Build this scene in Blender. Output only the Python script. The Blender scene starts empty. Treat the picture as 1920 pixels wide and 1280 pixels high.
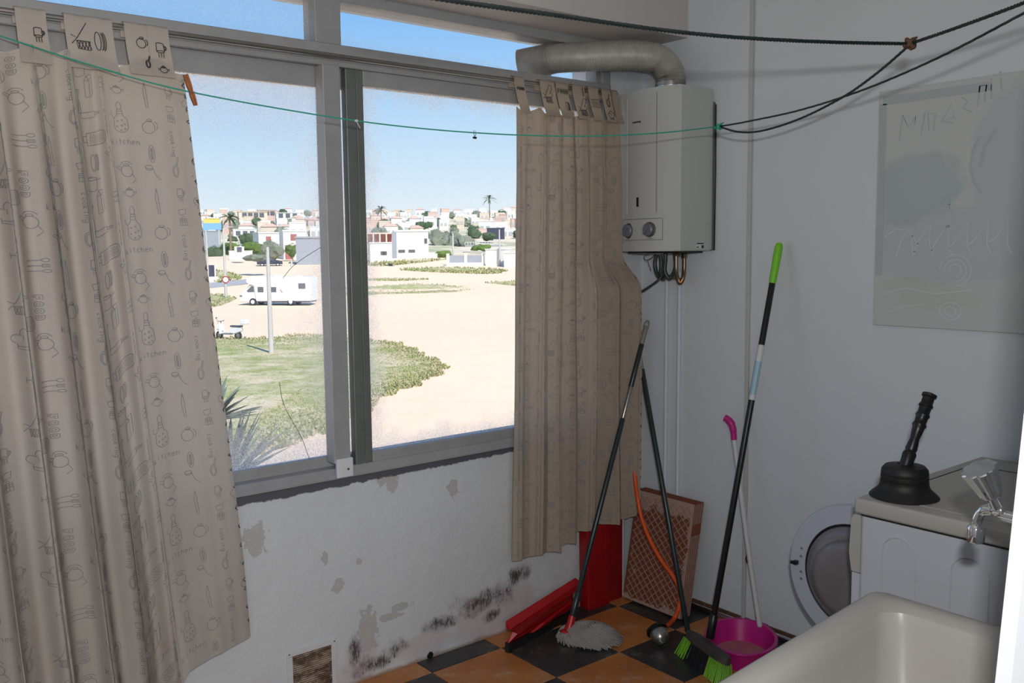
import bpy, bmesh, math, random
from mathutils import Vector, Matrix, noise
PI = math.pi
random.seed(7)
scn = bpy.context.scene
COL = scn.collection

# ---------------------------------------------------------------- camera, sky, lights, exposure
cam_d = bpy.data.cameras.new('camera')
cam = bpy.data.objects.new('camera', cam_d)
COL.objects.link(cam)
scn.camera = cam
cam_d.sensor_width = 36.0
cam_d.lens = 1718.1 / 1920 * 36.0
cam_d.clip_start = 0.02
cam_d.clip_end = 3000
yaw, pitch, roll = math.radians(51.046), math.radians(5.70), math.radians(0.622)
fw = Vector((math.cos(yaw) * math.cos(pitch), math.sin(yaw) * math.cos(pitch), -math.sin(pitch)))
rt = Vector((math.sin(yaw), -math.cos(yaw), 0))
dn = fw.cross(rt)
r2 = math.cos(roll) * rt + math.sin(roll) * dn
d2 = -math.sin(roll) * rt + math.cos(roll) * dn
CAM = Vector((-2.942,-2.741,1.5))
cam.matrix_world = Matrix(((r2.x, -d2.x, -fw.x, CAM.x), (r2.y, -d2.y, -fw.y, CAM.y), (r2.z, -d2.z, -fw.z, CAM.z), (0, 0, 0, 1)))

scn.view_settings.view_transform = 'Standard'
scn.view_settings.look = 'None'
scn.view_settings.gamma = 1.0
scn.view_settings.use_curve_mapping = False
scn.view_settings.exposure = 0.0

w = bpy.data.worlds.new('sky')
scn.world = w
w.use_nodes = True
nt = w.node_tree
nt.nodes.clear()
_o = nt.nodes.new('ShaderNodeOutputWorld')
_b = nt.nodes.new('ShaderNodeBackground')
_r = nt.nodes.new('ShaderNodeValToRGB')
_t = nt.nodes.new('ShaderNodeTexCoord')
_s = nt.nodes.new('ShaderNodeSeparateXYZ')
nt.links.new(_t.outputs['Generated'], _s.inputs[0])
nt.links.new(_s.outputs['Z'], _r.inputs[0])
nt.links.new(_r.outputs[0], _b.inputs[0])
nt.links.new(_b.outputs[0], _o.inputs[0])
_b.inputs[1].default_value = 1.0
cr = _r.color_ramp
stops = [(0.0, (.86, .94, 1.0)), (.05, (.80, .92, 1.0)), (.11, (.60, .81, 1.0)), (.18, (.40, .67, .99)), (.26, (.235, .53, .95)), (.5, (.12, .36, .84)), (1.0, (.07, .25, .70))]
cr.elements[0].position = 0.0
cr.elements[0].color = stops[0][1] + (1,)
cr.elements[1].position = 1.0
cr.elements[1].color = stops[-1][1] + (1,)
for p, c in stops[1:-1]:
    e = cr.elements.new(p)
    e.color = c + (1,)

sun_d = bpy.data.lights.new('sun', 'SUN')
sun_d.energy = 5.6
sun_d.angle = math.radians(0.6)
sun_d.color = (1.0, .95, .87)
sun = bpy.data.objects.new('sun', sun_d)
COL.objects.link(sun)
sun.rotation_euler = Vector((.10, .66, -.74)).to_track_quat('-Z', 'Y').to_euler()

# the photographer's on-camera flash: a small real lamp just above and right of the lens
fl_d = bpy.data.lights.new('camera_flash', 'AREA')
fl_d.shape = 'RECTANGLE'
fl_d.size = 0.06
fl_d.size_y = 0.035
fl_d.energy = 25
fl_d.color = (1.0, .985, .96)
fl = bpy.data.objects.new('camera_flash', fl_d)
COL.objects.link(fl)
fl.matrix_world = cam.matrix_world.copy()
fl.location = CAM + r2 * .055 - d2 * .15
# fill lamp added behind the camera to brighten the room; no window stands there
rm_d = bpy.data.lights.new('room_fill_lamp', 'AREA')
rm_d.shape = 'RECTANGLE'
rm_d.size = 1.6
rm_d.size_y = 1.4
rm_d.energy = 42
rm_d.color = (.93, .95, 1.0)
rm = bpy.data.objects.new('room_fill_lamp', rm_d)
COL.objects.link(rm)
rm.location = (-3.3, -4.4, 1.7)
rm.rotation_euler = Vector((.35, 1, -.08)).to_track_quat('-Z', 'Y').to_euler()

# ---------------------------------------------------------------- materials
def lin(c):
    return tuple((x / 255 / 12.92 if x <= 10 else ((x / 255 + .055) / 1.055) ** 2.4) for x in c)

class NG:
    """small node-graph helper"""
    def __init__(s, name):
        s.m = bpy.data.materials.new(name)
        s.m.use_nodes = True
        s.t = s.m.node_tree
        s.b = s.t.nodes['Principled BSDF']
        s.out = s.t.nodes['Material Output']
        s.tc = None
    def n(s, k, **kw):
        x = s.t.nodes.new(k)
        for a, v in kw.items():
            setattr(x, a, v)
        return x
    def l(s, a, b):
        s.t.links.new(a, b)
    def set(s, sock, v):
        if hasattr(v, 'is_output') or isinstance(v, bpy.types.NodeSocket):
            s.l(v, sock)
        elif isinstance(v, (tuple, list)) and len(v) == 3 and sock.type == 'RGBA':
            sock.default_value = tuple(v) + (1,)
        else:
            sock.default_value = v
    def obj(s):
        if not s.tc:
            s.tc = s.n('ShaderNodeTexCoord')
        return s.tc.outputs['Object']
    def math(s, op, a, b=0.0, c=0.0, clamp=False):
        x = s.n('ShaderNodeMath', operation=op, use_clamp=clamp)
        s.set(x.inputs[0], a); s.set(x.inputs[1], b); s.set(x.inputs[2], c)
        return x.outputs[0]
    def noise(s, scale, detail=3, rough=.55, vec=None, mapscale=None):
        v = vec if vec is not None else s.obj()
        if mapscale:
            mp = s.n('ShaderNodeMapping')
            s.l(v, mp.inputs[0]); mp.inputs['Scale'].default_value = mapscale
            v = mp.outputs[0]
        x = s.n('ShaderNodeTexNoise')
        s.l(v, x.inputs['Vector'])
        x.inputs['Scale'].default_value = scale; x.inputs['Detail'].default_value = detail; x.inputs['Roughness'].default_value = rough
        return x.outputs['Fac']
    def ramp(s, f, a, b, smooth=True):
        x = s.n('ShaderNodeMapRange')
        if smooth: x.interpolation_type = 'SMOOTHSTEP'
        s.set(x.inputs[0], f); x.inputs[1].default_value = a; x.inputs[2].default_value = b
        return x.outputs[0]
    def mix(s, f, a, b):
        x = s.n('ShaderNodeMix', data_type='RGBA')
        s.set(x.inputs[0], f); s.set(x.inputs[6], a); s.set(x.inputs[7], b)
        return x.outputs[2]
    def blobs(s, lst, ax=(0, 2), wob=.35, nscale=14, vec=None):
        """mask of distorted ellipses (cx, cy, rx, ry) in object coordinates"""
        sep = s.n('ShaderNodeSeparateXYZ'); s.l(vec or s.obj(), sep.inputs[0])
        U, V = sep.outputs[ax[0]], sep.outputs[ax[1]]
        nz = s.math('MULTIPLY', s.math('SUBTRACT', s.noise(nscale, 4, .6), .5), wob * 4)
        acc = None
        for cx, cy, rx, ry in lst:
            a = s.math('DIVIDE', s.math('SUBTRACT', U, cx), rx)
            b = s.math('DIVIDE', s.math('SUBTRACT', V, cy), ry)
            d = s.math('SQRT', s.math('ADD', s.math('MULTIPLY', a, a), s.math('MULTIPLY', b, b)))
            mm = s.math('SUBTRACT', 1.0, s.math('ADD', d, nz))
            acc = mm if acc is None else s.math('MAXIMUM', acc, mm)
        return acc
    def bump(s, h, strength=.3, dist=.01):
        x = s.n('ShaderNodeBump'); s.set(x.inputs['Height'], h)
        x.inputs['Strength'].default_value = strength; x.inputs['Distance'].default_value = dist
        s.l(x.outputs[0], s.b.inputs['Normal'])
    def base(s, v, rough=.6, metal=0.0, spec=None):
        s.set(s.b.inputs['Base Color'], v)
        s.set(s.b.inputs['Roughness'], rough)
        s.b.inputs['Metallic'].default_value = metal
        if spec is not None: s.b.inputs['Specular IOR Level'].default_value = spec

def plain(name, c, rough=.5, metal=0.0, vary=.06, scale=20, bump=0, spec=None, trans=0):
    g = NG(name)
    f = g.noise(scale, 3)
    c2 = tuple(max(0, x * (1 - vary * 2.2)) for x in c)
    g.base(g.mix(f, c, c2), rough, metal, spec)
    if bump: g.bump(g.noise(scale * 4, 4), bump, .004)
    if trans: g.b.inputs['Transmission Weight'].default_value = trans
    return g.m
M = {}
M['white_frame'] = plain('aluminium_frame', lin((160, 160, 160)), .50, .10, .12, 12, .05)
M['dark_frame'] = plain('sash_stile', lin((120, 124, 120)), .45, .3, .15, 14, .05)
M['duct'] = plain('corrugated_duct_foil', (.64, .62, .57), .40, .45, .12, 30)
M['steel'] = plain('dull_steel', lin((170, 168, 162)), .3, .9, .1, 30)
M['chrome'] = plain('chrome', (.82, .83, .85), .08, 1.0, .02, 10)
M['chrome_dull'] = plain('worn_chrome', (.70, .71, .73), .25, 1.0, .1, 40)
M['black'] = plain('black_plastic', (.012, .013, .015), .35, 0, .2, 30)
M['black_rubber'] = plain('black_rubber', (.018, .017, .017), .55, 0, .4, 25, .1)
M['dark_pole'] = plain('dark_green_grey_pole', (.022, .036, .038), .32, 0, .2, 30)
M['grey_plastic'] = plain('grey_plastic', (.22, .21, .19), .5)
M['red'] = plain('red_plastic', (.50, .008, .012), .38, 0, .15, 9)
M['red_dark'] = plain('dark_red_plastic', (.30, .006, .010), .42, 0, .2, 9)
M['green'] = plain('lime_plastic', (.20, .62, .02), .4, 0, .05)
M['green_bristle'] = plain('lime_bristles', (.22, .58, .03), .5, 0, .15, 200)
M['magenta'] = plain('magenta_plastic', (.50, .012, .22), .35, 0, .06)
M['orange'] = plain('orange_rubber', (.72, .09, .012), .45, 0, .08)
M['white_plastic'] = plain('white_plastic', (.62, .62, .62), .45)
M['enamel'] = plain('boiler_enamel', (.50, .52, .495), .38, 0, .05, 3)
M['enamel_grey'] = plain('grey_control_knob', (.16, .18, .22), .35, 0, .1)
M['ink'] = plain('dark_print', (.03, .03, .035), .6, 0, .05)
M['wood_pin'] = plain('clothespin_wood', (.50, .17, .05), .6, 0, .25, 60)
M['green_line'] = plain('green_plastic_line', (.02, .32, .22), .4)
M['dark_rope'] = plain('dark_green_rope', (.010, .020, .018), .6, 0, .3, 80)
M['copper'] = plain('copper_fitting', (.45, .20, .10), .35, .9, .3, 40)
M['brass'] = plain('tarnished_brass', (.36, .29, .20), .35, .85, .3, 40)
M['hose_dark'] = plain('dark_green_hose', (.05, .075, .065), .4, 0, .3, 20)
M['sticker_white'] = plain('paper_label', (.65, .66, .68), .5)
M['sticker_blue'] = plain('pale_blue_label', (.35, .55, .65), .4)
M['slot_dark'] = plain('dark_slot', (.01, .01, .01), .4)
M['terracotta'] = plain('terracotta', (.25, .070, .032), .8, 0, .25, 25, .2)
M['mortar'] = plain('mortar', (.40, .26, .21), .9, 0, .2, 40, .4)
M['rust'] = plain('rusty_edge', (.20, .10, .05), .8, 0, .5, 30, .3)

g = NG('white_wall_paint')
f1 = g.noise(2.2, 5, .6)
f2 = g.noise(30, 4, .6)
sc = g.ramp(g.noise(9, 6, .75), .66, .74)
c = g.mix(f1, (.645, .69, .725), (.59, .63, .665))
c = g.mix(g.math('MULTIPLY', sc, .25), c, (.45, .43, .42))
g.base(c, .7, 0, .25)
g.bump(g.math('ADD', g.math('MULTIPLY', f2, .5), g.noise(6, 3)), .35, .006)
M['wall'] = g.m

g = NG('window_wall_plaster')
c = g.mix(g.noise(2.6, 5, .6), (.605, .63, .645), (.535, .555, .57))
c = g.mix(g.math('MULTIPLY', g.ramp(g.noise(11, 6, .75), .62, .72), .35), c, (.46, .45, .45))
peel = g.ramp(g.blobs([(-1.789, .589, .038, .05), (-1.501, .363, .022, .024), (-1.279, .685, .024, .035), (-1.32, .70, .02, .02), (-1.015, .62, .024, .03), (-1.392, .165, .04, .085), (-1.30, .200, .05, .014), (-1.25, .225, .04, .014), (-1.55, .47, .014, .02), (-1.42, .43, .01, .013)], wob=.75, nscale=38), .0, .10)
c = g.mix(g.math('MULTIPLY', peel, .75), c, (.40, .385, .36))
stain = g.ramp(g.blobs([(-.88, .07, .22, .10), (-1.42, .05, .12, .12), (-1.85, .02, .2, .12), (-.72, .13, .12, .07), (-1.15, .06, .2, .06)], wob=.3, nscale=7), 0, .5)
c = g.mix(g.math('MULTIPLY', stain, .5), c, (.50, .40, .42))
speck = g.noise(75, 7, .85, mapscale=(2.2, 1, .45))
blot = g.noise(17, 4, .6)
mould = g.blobs([(-.905, .150, .12, .05), (-.80, .155, .06, .055), (-.845, .085, .05, .028), (-1.08, .115, .09, .03), (-1.285, .075, .055, .038), (-1.45, .10, .025, .07), (-1.44, .035, .035, .03), (-.70, .215, .07, .04), (-1.38, .05, .1, .03)], wob=.28, nscale=9)
mm = g.ramp(g.math('ADD', g.math('ADD', g.math('MULTIPLY', mould, .42), g.math('MULTIPLY', g.math('SUBTRACT', speck, .5), 2.4)), g.math('MULTIPLY', g.math('SUBTRACT', blot, .5), 1.5)), .10, .48)
mm = g.math('MULTIPLY', mm, g.ramp(mould, -.45, .1))
halo = g.math('MULTIPLY', g.ramp(g.math('ADD', mould, g.math('MULTIPLY', g.math('SUBTRACT', blot, .5), 1.6)), -.25, .55), .5)
c = g.mix(halo, c, (.20, .16, .17))
c = g.mix(g.math('MULTIPLY', mm, .88), c, (.045, .03, .03))
rustm = g.ramp(g.blobs([(-.71, .42, .03, .012), (-.665, .30, .02, .035)], wob=.6, nscale=50), .25, .5)
c = g.mix(rustm, c, (.5, .2, .12))
# ragged grey cement strip right under the window frame
sep = g.n('ShaderNodeSeparateXYZ'); g.l(g.obj(), sep.inputs[0])
edge = g.math('ADD', sep.outputs['Z'], g.math('MULTIPLY', g.math('SUBTRACT', g.noise(26, 5, .65), .5), .030))
edge = g.math('ADD', edge, g.math('MULTIPLY', g.math('ADD', sep.outputs['X'], 1.3), -.010))
strip = g.math('MULTIPLY', g.ramp(edge, .706, .712), g.math('LESS_THAN', sep.outputs['Z'], .76))
c = g.mix(strip, c, (.10, .10, .115))
low = g.ramp(g.math('ADD', sep.outputs['Z'], g.math('MULTIPLY', g.noise(14, 4), .03)), .032, .014)
c = g.mix(g.math('MULTIPLY', low, .8), c, (.30, .20, .12))
g.base(c, .75, 0, .2)
g.bump(g.math('ADD', g.math('SUBTRACT', g.noise(24, 5, .65), g.math('MULTIPLY', peel, .5)), g.noise(5, 3)), .5, .008)
M['wall_win'] = g.m

M['beam'] = plain('beam_paint', (.55, .52, .49), .7, 0, .06, 3, .15)
M['ceiling'] = plain('ceiling_paint', (.62, .60, .58), .8, 0, .05, 2, .1)
M['jamb'] = plain('jamb_gloss_paint', (.50, .51, .53), .45, 0, .04, 3, .2)

def tile_mat(name, a, b, dust):
    g = NG(name)
    f = g.noise(4, 5, .65)
    c = g.mix(g.ramp(f, .3, .7), a, b)
    d = g.ramp(g.noise(5.5, 6, .72), .50, .68)
    c = g.mix(g.math('MULTIPLY', d, .75), c, dust)
    ring = g.ramp(g.math('ABSOLUTE', g.math('SUBTRACT', g.noise(3.2, 4, .6), .5)), .006, .0)
    c = g.mix(g.math('MULTIPLY', ring, .35), c, dust)
    g.base(c, g.math('ADD', g.math('MULTIPLY', f, .35), .2))
    g.bump(g.noise(40, 4), .1, .003)
    return g.m
M['tile_orange'] = tile_mat('orange_floor_tile', (.52, .20, .055), (.36, .12, .03), (.50, .33, .22))
M['tile_black'] = tile_mat('black_floor_tile', (.022, .024, .026), (.04, .036, .036), (.17, .16, .15))
M['grout'] = plain('grout', (.22, .17, .12), .9, 0, .3, 20, .3)

# curtain cloth
def cloth_mat(name, a, b, tr=.22):
    g = NG(name)
    f = g.noise(3, 5, .6)
    c = g.mix(f, a, b)
    st = g.ramp(g.noise(5, 5, .7), .60, .75)
    c = g.mix(g.math('MULTIPLY', st, .25), c, (.38, .29, .20))
    wv = g.noise(420, 2, mapscale=(1, 1, 3))
    g.base(c, .9, 0, .1)
    g.bump(g.math('ADD', wv, g.math('MULTIPLY', g.noise(30, 3), .8)), .25, .002)
    tl = g.n('ShaderNodeBsdfTranslucent'); g.set(tl.inputs[0], g.mix(f, (.62, .50, .38), (.55, .43, .32)))
    mx = g.n('ShaderNodeMixShader'); mx.inputs[0].default_value = tr
    g.l(g.b.outputs[0], mx.inputs[1]); g.l(tl.outputs[0], mx.inputs[2]); g.l(mx.outputs[0], g.out.inputs[0])
    return g.m
M['cloth'] = cloth_mat('cream_curtain_cloth', (.50, .462, .415), (.43, .395, .35))
M['cloth_r'] = cloth_mat('warm_curtain_cloth', (.42, .35, .285), (.36, .30, .24), .22)
M['print'] = plain('faded_grey_print', (.265, .25, .24), .9, 0, .1)
M['print_bold'] = plain('dark_outline_print', (.035, .035, .04), .9, 0, .1)

# glass with dirt collected near its edges
def glass_mat(name, tint, x0, x1, z0, z1, amount, edge=.10, veil=.30):
    g = NG(name)
    sep = g.n('ShaderNodeSeparateXYZ'); g.l(g.obj(), sep.inputs[0])
    def edgef(s_, a, b):
        d = g.math('MINIMUM', g.math('SUBTRACT', s_, a), g.math('SUBTRACT', b, s_))
        return d
    dx = edgef(sep.outputs['X'], x0, x1); dz = edgef(sep.outputs['Z'], z0, z1)
    d = g.math('MINIMUM', dx, dz)
    near = g.ramp(g.math('ADD', d, g.math('MULTIPLY', g.math('SUBTRACT', g.noise(9, 4, .6), .5), .12)), edge, 0.0)
    sp = g.ramp(g.noise(330, 2, .6), .40, .62)
    streak = g.noise(14, 3, .6, mapscale=(3, 1, .35))
    dirt = g.math('MULTIPLY', g.math('ADD', g.math('MULTIPLY', near, g.math('ADD', veil, g.math('MULTIPLY', sp, .45))), g.math('MULTIPLY', streak, .07)), amount, clamp=True)
    tr = g.n('ShaderNodeBsdfTransparent'); g.set(tr.inputs[0], tint)
    gl = g.n('ShaderNodeBsdfGlossy'); gl.inputs['Roughness'].default_value = .03
    df = g.n('ShaderNodeBsdfDiffuse'); g.set(df.inputs[0], (.72, .71, .70))
    tl = g.n('ShaderNodeBsdfTranslucent'); g.set(tl.inputs[0], (1.0, .92, .85))
    m0 = g.n('ShaderNodeMixShader'); m0.inputs[0].default_value = .85
    g.l(df.outputs[0], m0.inputs[1]); g.l(tl.outputs[0], m0.inputs[2])
    m1 = g.n('ShaderNodeMixShader'); m1.inputs[0].default_value = .03
    g.l(tr.outputs[0], m1.inputs[1]); g.l(gl.outputs[0], m1.inputs[2])
    m2 = g.n('ShaderNodeMixShader'); g.l(dirt, m2.inputs[0])
    g.l(m1.outputs[0], m2.inputs[1]); g.l(m0.outputs[0], m2.inputs[2]); g.l(m2.outputs[0], g.out.inputs[0])
    return g.m

# ---------------------------------------------------------------- mesh helpers
class MB:
    def __init__(s):
        s.bm = bmesh.new()
    def box(s, a, b, bev=0.0, seg=2, mat=None):
        a, b = Vector(a), Vector(b)
        r = bmesh.ops.create_cube(s.bm, size=1.0)
        vs = r['verts']
        c = (a + b) / 2; d = b - a
        for v in vs:
            v.co = Vector((v.co.x * d.x, v.co.y * d.y, v.co.z * d.z))
        if bev:
            es = list({e for v in vs for e in v.link_edges})
            rr = bmesh.ops.bevel(s.bm, geom=es, offset=bev, segments=seg, affect='EDGES', profile=.5)
            vs = list({v for f in rr['faces'] for v in f.verts} | {v for v in vs if v.is_valid})
        for v in vs:
            v.co = (mat @ v.co if mat else v.co) + c
        return s
    def ring_loft(s, rings, closed=True, cap=True):
        bm = s.bm; prev = None; first = None
        for ring in rings:
            cur = [bm.verts.new(p) for p in ring]
            if prev:
                n = len(cur)
                for i in range(n if closed else n - 1):
                    j = (i + 1) % n
                    try: bm.faces.new((prev[i], prev[j], cur[j], cur[i]))
                    except ValueError: pass
            else: first = cur
            prev = cur
        if cap and closed:
            try:
                bm.faces.new(list(reversed(first))); bm.faces.new(prev)
            except ValueError: pass
        return s
    def tube(s, pts, r, n=12, cap=True, flat=1.0):
        pts = [Vector(p) for p in pts]
        rings = []
        up = None
        for i, p in enumerate(pts):
            if i == 0: d = pts[1] - p
            elif i == len(pts) - 1: d = p - pts[-2]
            else: d = (pts[i + 1] - pts[i - 1])
            d.normalize()
            if up is None:
                up = d.cross(Vector((0, 0, 1)))
                if up.length < .05: up = d.cross(Vector((1, 0, 0)))
                up.normalize()
            else:
                up = (up - d * up.dot(d)); up.normalize()
            o = d.cross(up)
            rr = r[i] if isinstance(r, (list, tuple)) else r
            rings.append([p + (up * math.cos(2 * PI * k / n) + o * math.sin(2 * PI * k / n) * flat) * rr for k in range(n)])
        return s.ring_loft(rings, True, cap)
    def lathe(s, base, axis, prof, n=28, cap=False):
        """prof: (radius, height along axis)"""
        a = Vector(axis).normalized(); b = Vector(base)
        u = a.cross(Vector((0, 0, 1)))
        if u.length < .05: u = a.cross(Vector((1, 0, 0)))
        u.normalize(); v = a.cross(u)
        rings = [[b + a * h + (u * math.cos(2 * PI * k / n) + v * math.sin(2 * PI * k / n)) * max(r, .0002) for k in range(n)] for r, h in prof]
        return s.ring_loft(rings, True, cap)
    def prism(s, poly, ext):
        """poly: 3d points of a planar outline, ext: extrusion vector"""
        e = Vector(ext)
        return s.ring_loft([[Vector(p) for p in poly], [Vector(p) + e for p in poly]], True, True)
    def quad(s, *p):
        s.bm.faces.new([s.bm.verts.new(q) for q in p]); return s
    def mesh(s, name):
        bmesh.ops.recalc_face_normals(s.bm, faces=s.bm.faces)
        me = bpy.data.meshes.new(name); s.bm.to_mesh(me); s.bm.free()
        return me

def link(name, me, mat=None, parent=None, smooth=None):
    o = bpy.data.objects.new(name, me); COL.objects.link(o)
    if mat is not None and me and not me.materials: me.materials.append(mat)
    if parent: o.parent = parent
    if smooth and me:
        me.polygons.foreach_set('use_smooth', [True] * len(me.polygons))
        try:
            bpy.context.view_layer.objects.active = o
            md = o.modifiers.new('s', 'NODES'); o.modifiers.remove(md)
            me.set_sharp_from_angle(angle=math.radians(smooth if smooth is not True else 40))
        except Exception: pass
    return o
def obj(name, mb, mat, parent=None, smooth=None):
    return link(name, mb.mesh(name), mat, parent, smooth)
def empty(name, loc=(0, 0, 0)):
    o = bpy.data.objects.new(name, None); COL.objects.link(o)
    o.location = loc; o.empty_display_size = .05
    return o
def tag(o, label, cat, group=None, kind=None):
    o['label'] = label; o['category'] = cat
    if group: o['group'] = group
    if kind: o['kind'] = kind
    return o
def thing(name, label, cat, loc=(0, 0, 0), group=None):
    return tag(empty(name, loc), label, cat, group)
def part(name, mb, mat, root, smooth=None):
    """part given in world coordinates below a root that only has a location"""
    me = mb.mesh(name)
    off = Vector(root.location)
    p = root.parent
    while p: off += Vector(p.location); p = p.parent
    me.transform(Matrix.Translation(-off))
    return link(name, me, mat, root, smooth)
def struct(o):
    o['kind'] = 'structure'; return o
def smoothpath(pts, n=8):
    pts = [Vector(p) for p in pts]; out = []
    P = [pts[0] * 2 - pts[1]] + pts + [pts[-1] * 2 - pts[-2]]
    for i in range(1, len(P) - 2):
        for k in range(n):
            t = k / n
            a, b, c, d = P[i - 1], P[i], P[i + 1], P[i + 2]
            out.append(.5 * ((2 * b) + (c - a) * t + (2 * a - 5 * b + 4 * c - d) * t * t + (3 * b - a - 3 * c + d) * t ** 3))
    out.append(pts[-1]); return out

# ---------------------------------------------------------------- room shell
XL, YB, ZC = -4.3, -4.7, 2.72
WB = 2.34
b = MB(); b.box((XL - .2, 0, -.2), (0.2, .22, .742)); b.box((-.2, 0, .742), (.2, .22, WB)); b.box((XL - .2, 0, .742), (-3.75, .22, WB)); b.box((XL-.2, 0, WB), (.2, .22, ZC + .15))
struct(obj('wall_window', b, M['wall_win']))
struct(obj('wall_right', MB().box((0, YB - .2, -.2), (.2, 0, ZC + .15)), M['wall']))
struct(obj('wall_left', MB().box((XL - .2, YB - .2, -.2), (XL, 0, ZC + .15)), M['wall']))
struct(obj('wall_back', MB().box((XL, YB - .2, -.2), (0, YB, ZC + .15)), M['wall']))
struct(obj('ceiling', MB().box((XL - .2, YB - .2, ZC), (.2, .22, ZC + .15)), M['ceiling']))
struct(obj('trim_1', MB().box((XL, -.249, WB), (0, 0, ZC), .004), M['beam']))
# jamb of the doorway the picture is taken through (its edge leans a little)
b = MB()
jx0, jx1 = (-1.927), 0
jb = (-1.933,-2.325,1.024); jt = (-1.883,-2.323,1.36)
import_dir = (Vector(jt) - Vector(jb)); k = import_dir / import_dir.z
p0 = Vector(jb) + k * (0 - jb[2]); p1 = Vector(jb) + k * (ZC - jb[2])
yw = jb[1]
outl0 = [(p0.x, yw, 0), (p0.x + .012, yw - .012, 0), (p0.x + .012, yw - .13, 0), (0, yw - .13, 0), (0, yw, 0)]
outl1 = [(p1.x, yw, ZC), (p1.x + .012, yw - .012, ZC), (p1.x + .012, yw - .13, ZC), (0, yw - .13, ZC), (0, yw, ZC)]
b.ring_loft([[Vector(p) for p in outl0], [Vector(p) for p in outl1]])
struct(obj('wall_near', b, M['jamb']))

# floor: grout bed and individual tiles
fl_o = struct(obj('floor', MB().box((XL - .2, YB - .2, -.2), (.2, 0, -.004)), M['grout']))
TS = .3145
tm = {}
for key in ('tile_orange', 'tile_black'):
    for full in ((TS, TS), (TS, .105), (.25, TS), (.25, .105)):
        bb = MB().box((0, 0, -.012), (full[0] - .003, full[1] - .003, 0), .0015, 1)
        me = bb.mesh('tile'); me.materials.append(M[key]); tm[key, full] = me
x_edges = [-.25 - TS * i for i in range(0, 13)]
y_edges = [-.105 - TS * i for i in range(0, 8)]
for i in range(-1, 12):
    for j in range(-1, 7):
        wx = .25 if i < 0 else TS; wy = .105 if j < 0 else TS
        x0 = -.25 - TS * (i + 1) if i >= 0 else -.25
        y0 = -.105 - TS * (j + 1) if j >= 0 else -.105
        key = 'tile_black' if (i + j) % 2 == 1 else 'tile_orange'
        o = bpy.data.objects.new('tile', tm[key, (wx, wy)]); COL.objects.link(o)
        o.location = (x0, y0, 0.0 + random.uniform(-.0006, .0004)); o.parent = fl_o

# broken skirting and old pipe along the right wall
b = MB(); b.box((-.012, -1.35, .0), (0, -.30, .030), .004)
struct(obj('baseboard_right', b, M['rust']))
t = tag(obj('floor_pipe', MB().tube([(-.030, -.32, .013), (-.028, -.62, .014), (-.030, -1.2, .013)], .011), M['chrome_dull'], None, True), 'thin dull metal pipe lying on the floor along the foot of the right wall', 'pipe')
# cable trunking on the right wall
tag(obj('cable_trunking', MB().box((-.012, -.572, .02), (0, -.556, ZC), .002), M['enamel'], None), 'narrow white cable trunking running full height up the right wall', 'trunking')

# ---------------------------------------------------------------- window
win = struct(empty('window_1', (-1.9, 0, .742)))
F0, F1 = -3.75, -.2
b = MB()
b.box((F0, -.012, .742), (F1, .10, .775), .002)      # bottom rail outer lip
b.prism([(F0, -.028, .742), (F0, -.028, .748), (F0, -.012, .772), (F0, -.012, .742)], (F1 - F0, 0, 0))
part('frame_sill', b, M['white_frame'], win)
b = MB(); b.box((F0, -.015, 2.115), (F1, .09, 2.170), .003); b.box((F0, -.022, 2.098), (F1, .0, 2.115), .002)
part('transom', b, M['white_frame'], win)
b = MB(); b.box((F0, .0, WB - .03), (F1, .09, WB), .002); part('head_rail', b, M['white_frame'], win)
b = MB(); b.box((-.245, -.012, .742), (F1, .09, WB), .003); b.box((-.262, .01, .742), (-.245, .05, WB), .002)
part('right_jamb', b, M['white_frame'], win)
b = MB(); b.box((F0, -.012, .742), (F0 + .045, .09, WB), .003); part('left_jamb', b, M['white_frame'], win)
b = MB(); b.box((-1.53, -.012, 2.170), (-1.437, .07, WB), .003); part('upper_mullion', b, M['white_frame'], win)
b = MB(); b.box((-2.85, -.012, 2.170), (-2.76, .07, WB), .003); part('upper_mullion', b, M['white_frame'], win)
b = MB(); b.box((-1.519, -.032, .795), (-1.457, .02, 2.10), .003); part('centre_post', b, M['white_frame'], win)
b = MB(); b.box((-1.515, -.045, .748), (-1.455, -.030, .812), .003)
br = part('post_bracket', b, M['sticker_white'], win); br['label'] = 'pale bracket at the foot of the centre post'
b = MB(); b.lathe((-1.475, -.045, .775), (0, -1, 0), [(.0, .003), (.004, .002), (.004, 0)], 10); part('screw', b, M['rust'], br)
# right sliding sash
def sash(x0, x1, z0, z1, y0, y1, st, sb, nm, pane, mat, left_mat, glass, cut=0):
    b = MB(); b.box((x0, y0, z0), (x0 + st, y1, z1), .003)
    b.box((x0 + st * .55, y0 - .006, z0), (x0 + st * .62, y0, z1), .001)
    f = part(nm, b, left_mat, win)
    b = MB(); b.box((x1 - st, y0, z0), (x1, y1, z1), .003); b.box((x0 + st, y0, z0), (x1 - st, y1, z0 + sb), .003); b.box((x0 + st, y0, z1 - sb), (x1 - st, y1, z1), .003)
    part('sash_rails', b, mat, win)
    g_ = MB(); ym = (y0 + y1) / 2
    g_.quad((x0 + st - .005, ym, z0 + sb - .004), (x1 - st + .005, ym, z0 + sb - .004), (x1 - st + .005, ym, z1 - sb + .004), (x0 + st - .005, ym, z1 - sb + .004))
    me = g_.mesh('glass_pane'); me.transform(Matrix.Translation(-Vector(win.location)))
    return link('glass_pane', me, glass, win)
wx, wz = win.location.x, win.location.z
gr = glass_mat('right_pane_glass', (.97, .975, .98), -1.358 - wx, -.26 - wx, .80 - wz, 2.065 - wz, .8, .09)
pane_r = sash(-1.423, -.262, .760, 2.100, -.006, .026, .066, .050, 'sash_stile', '', M['white_frame'], M['dark_frame'], gr)
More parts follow.
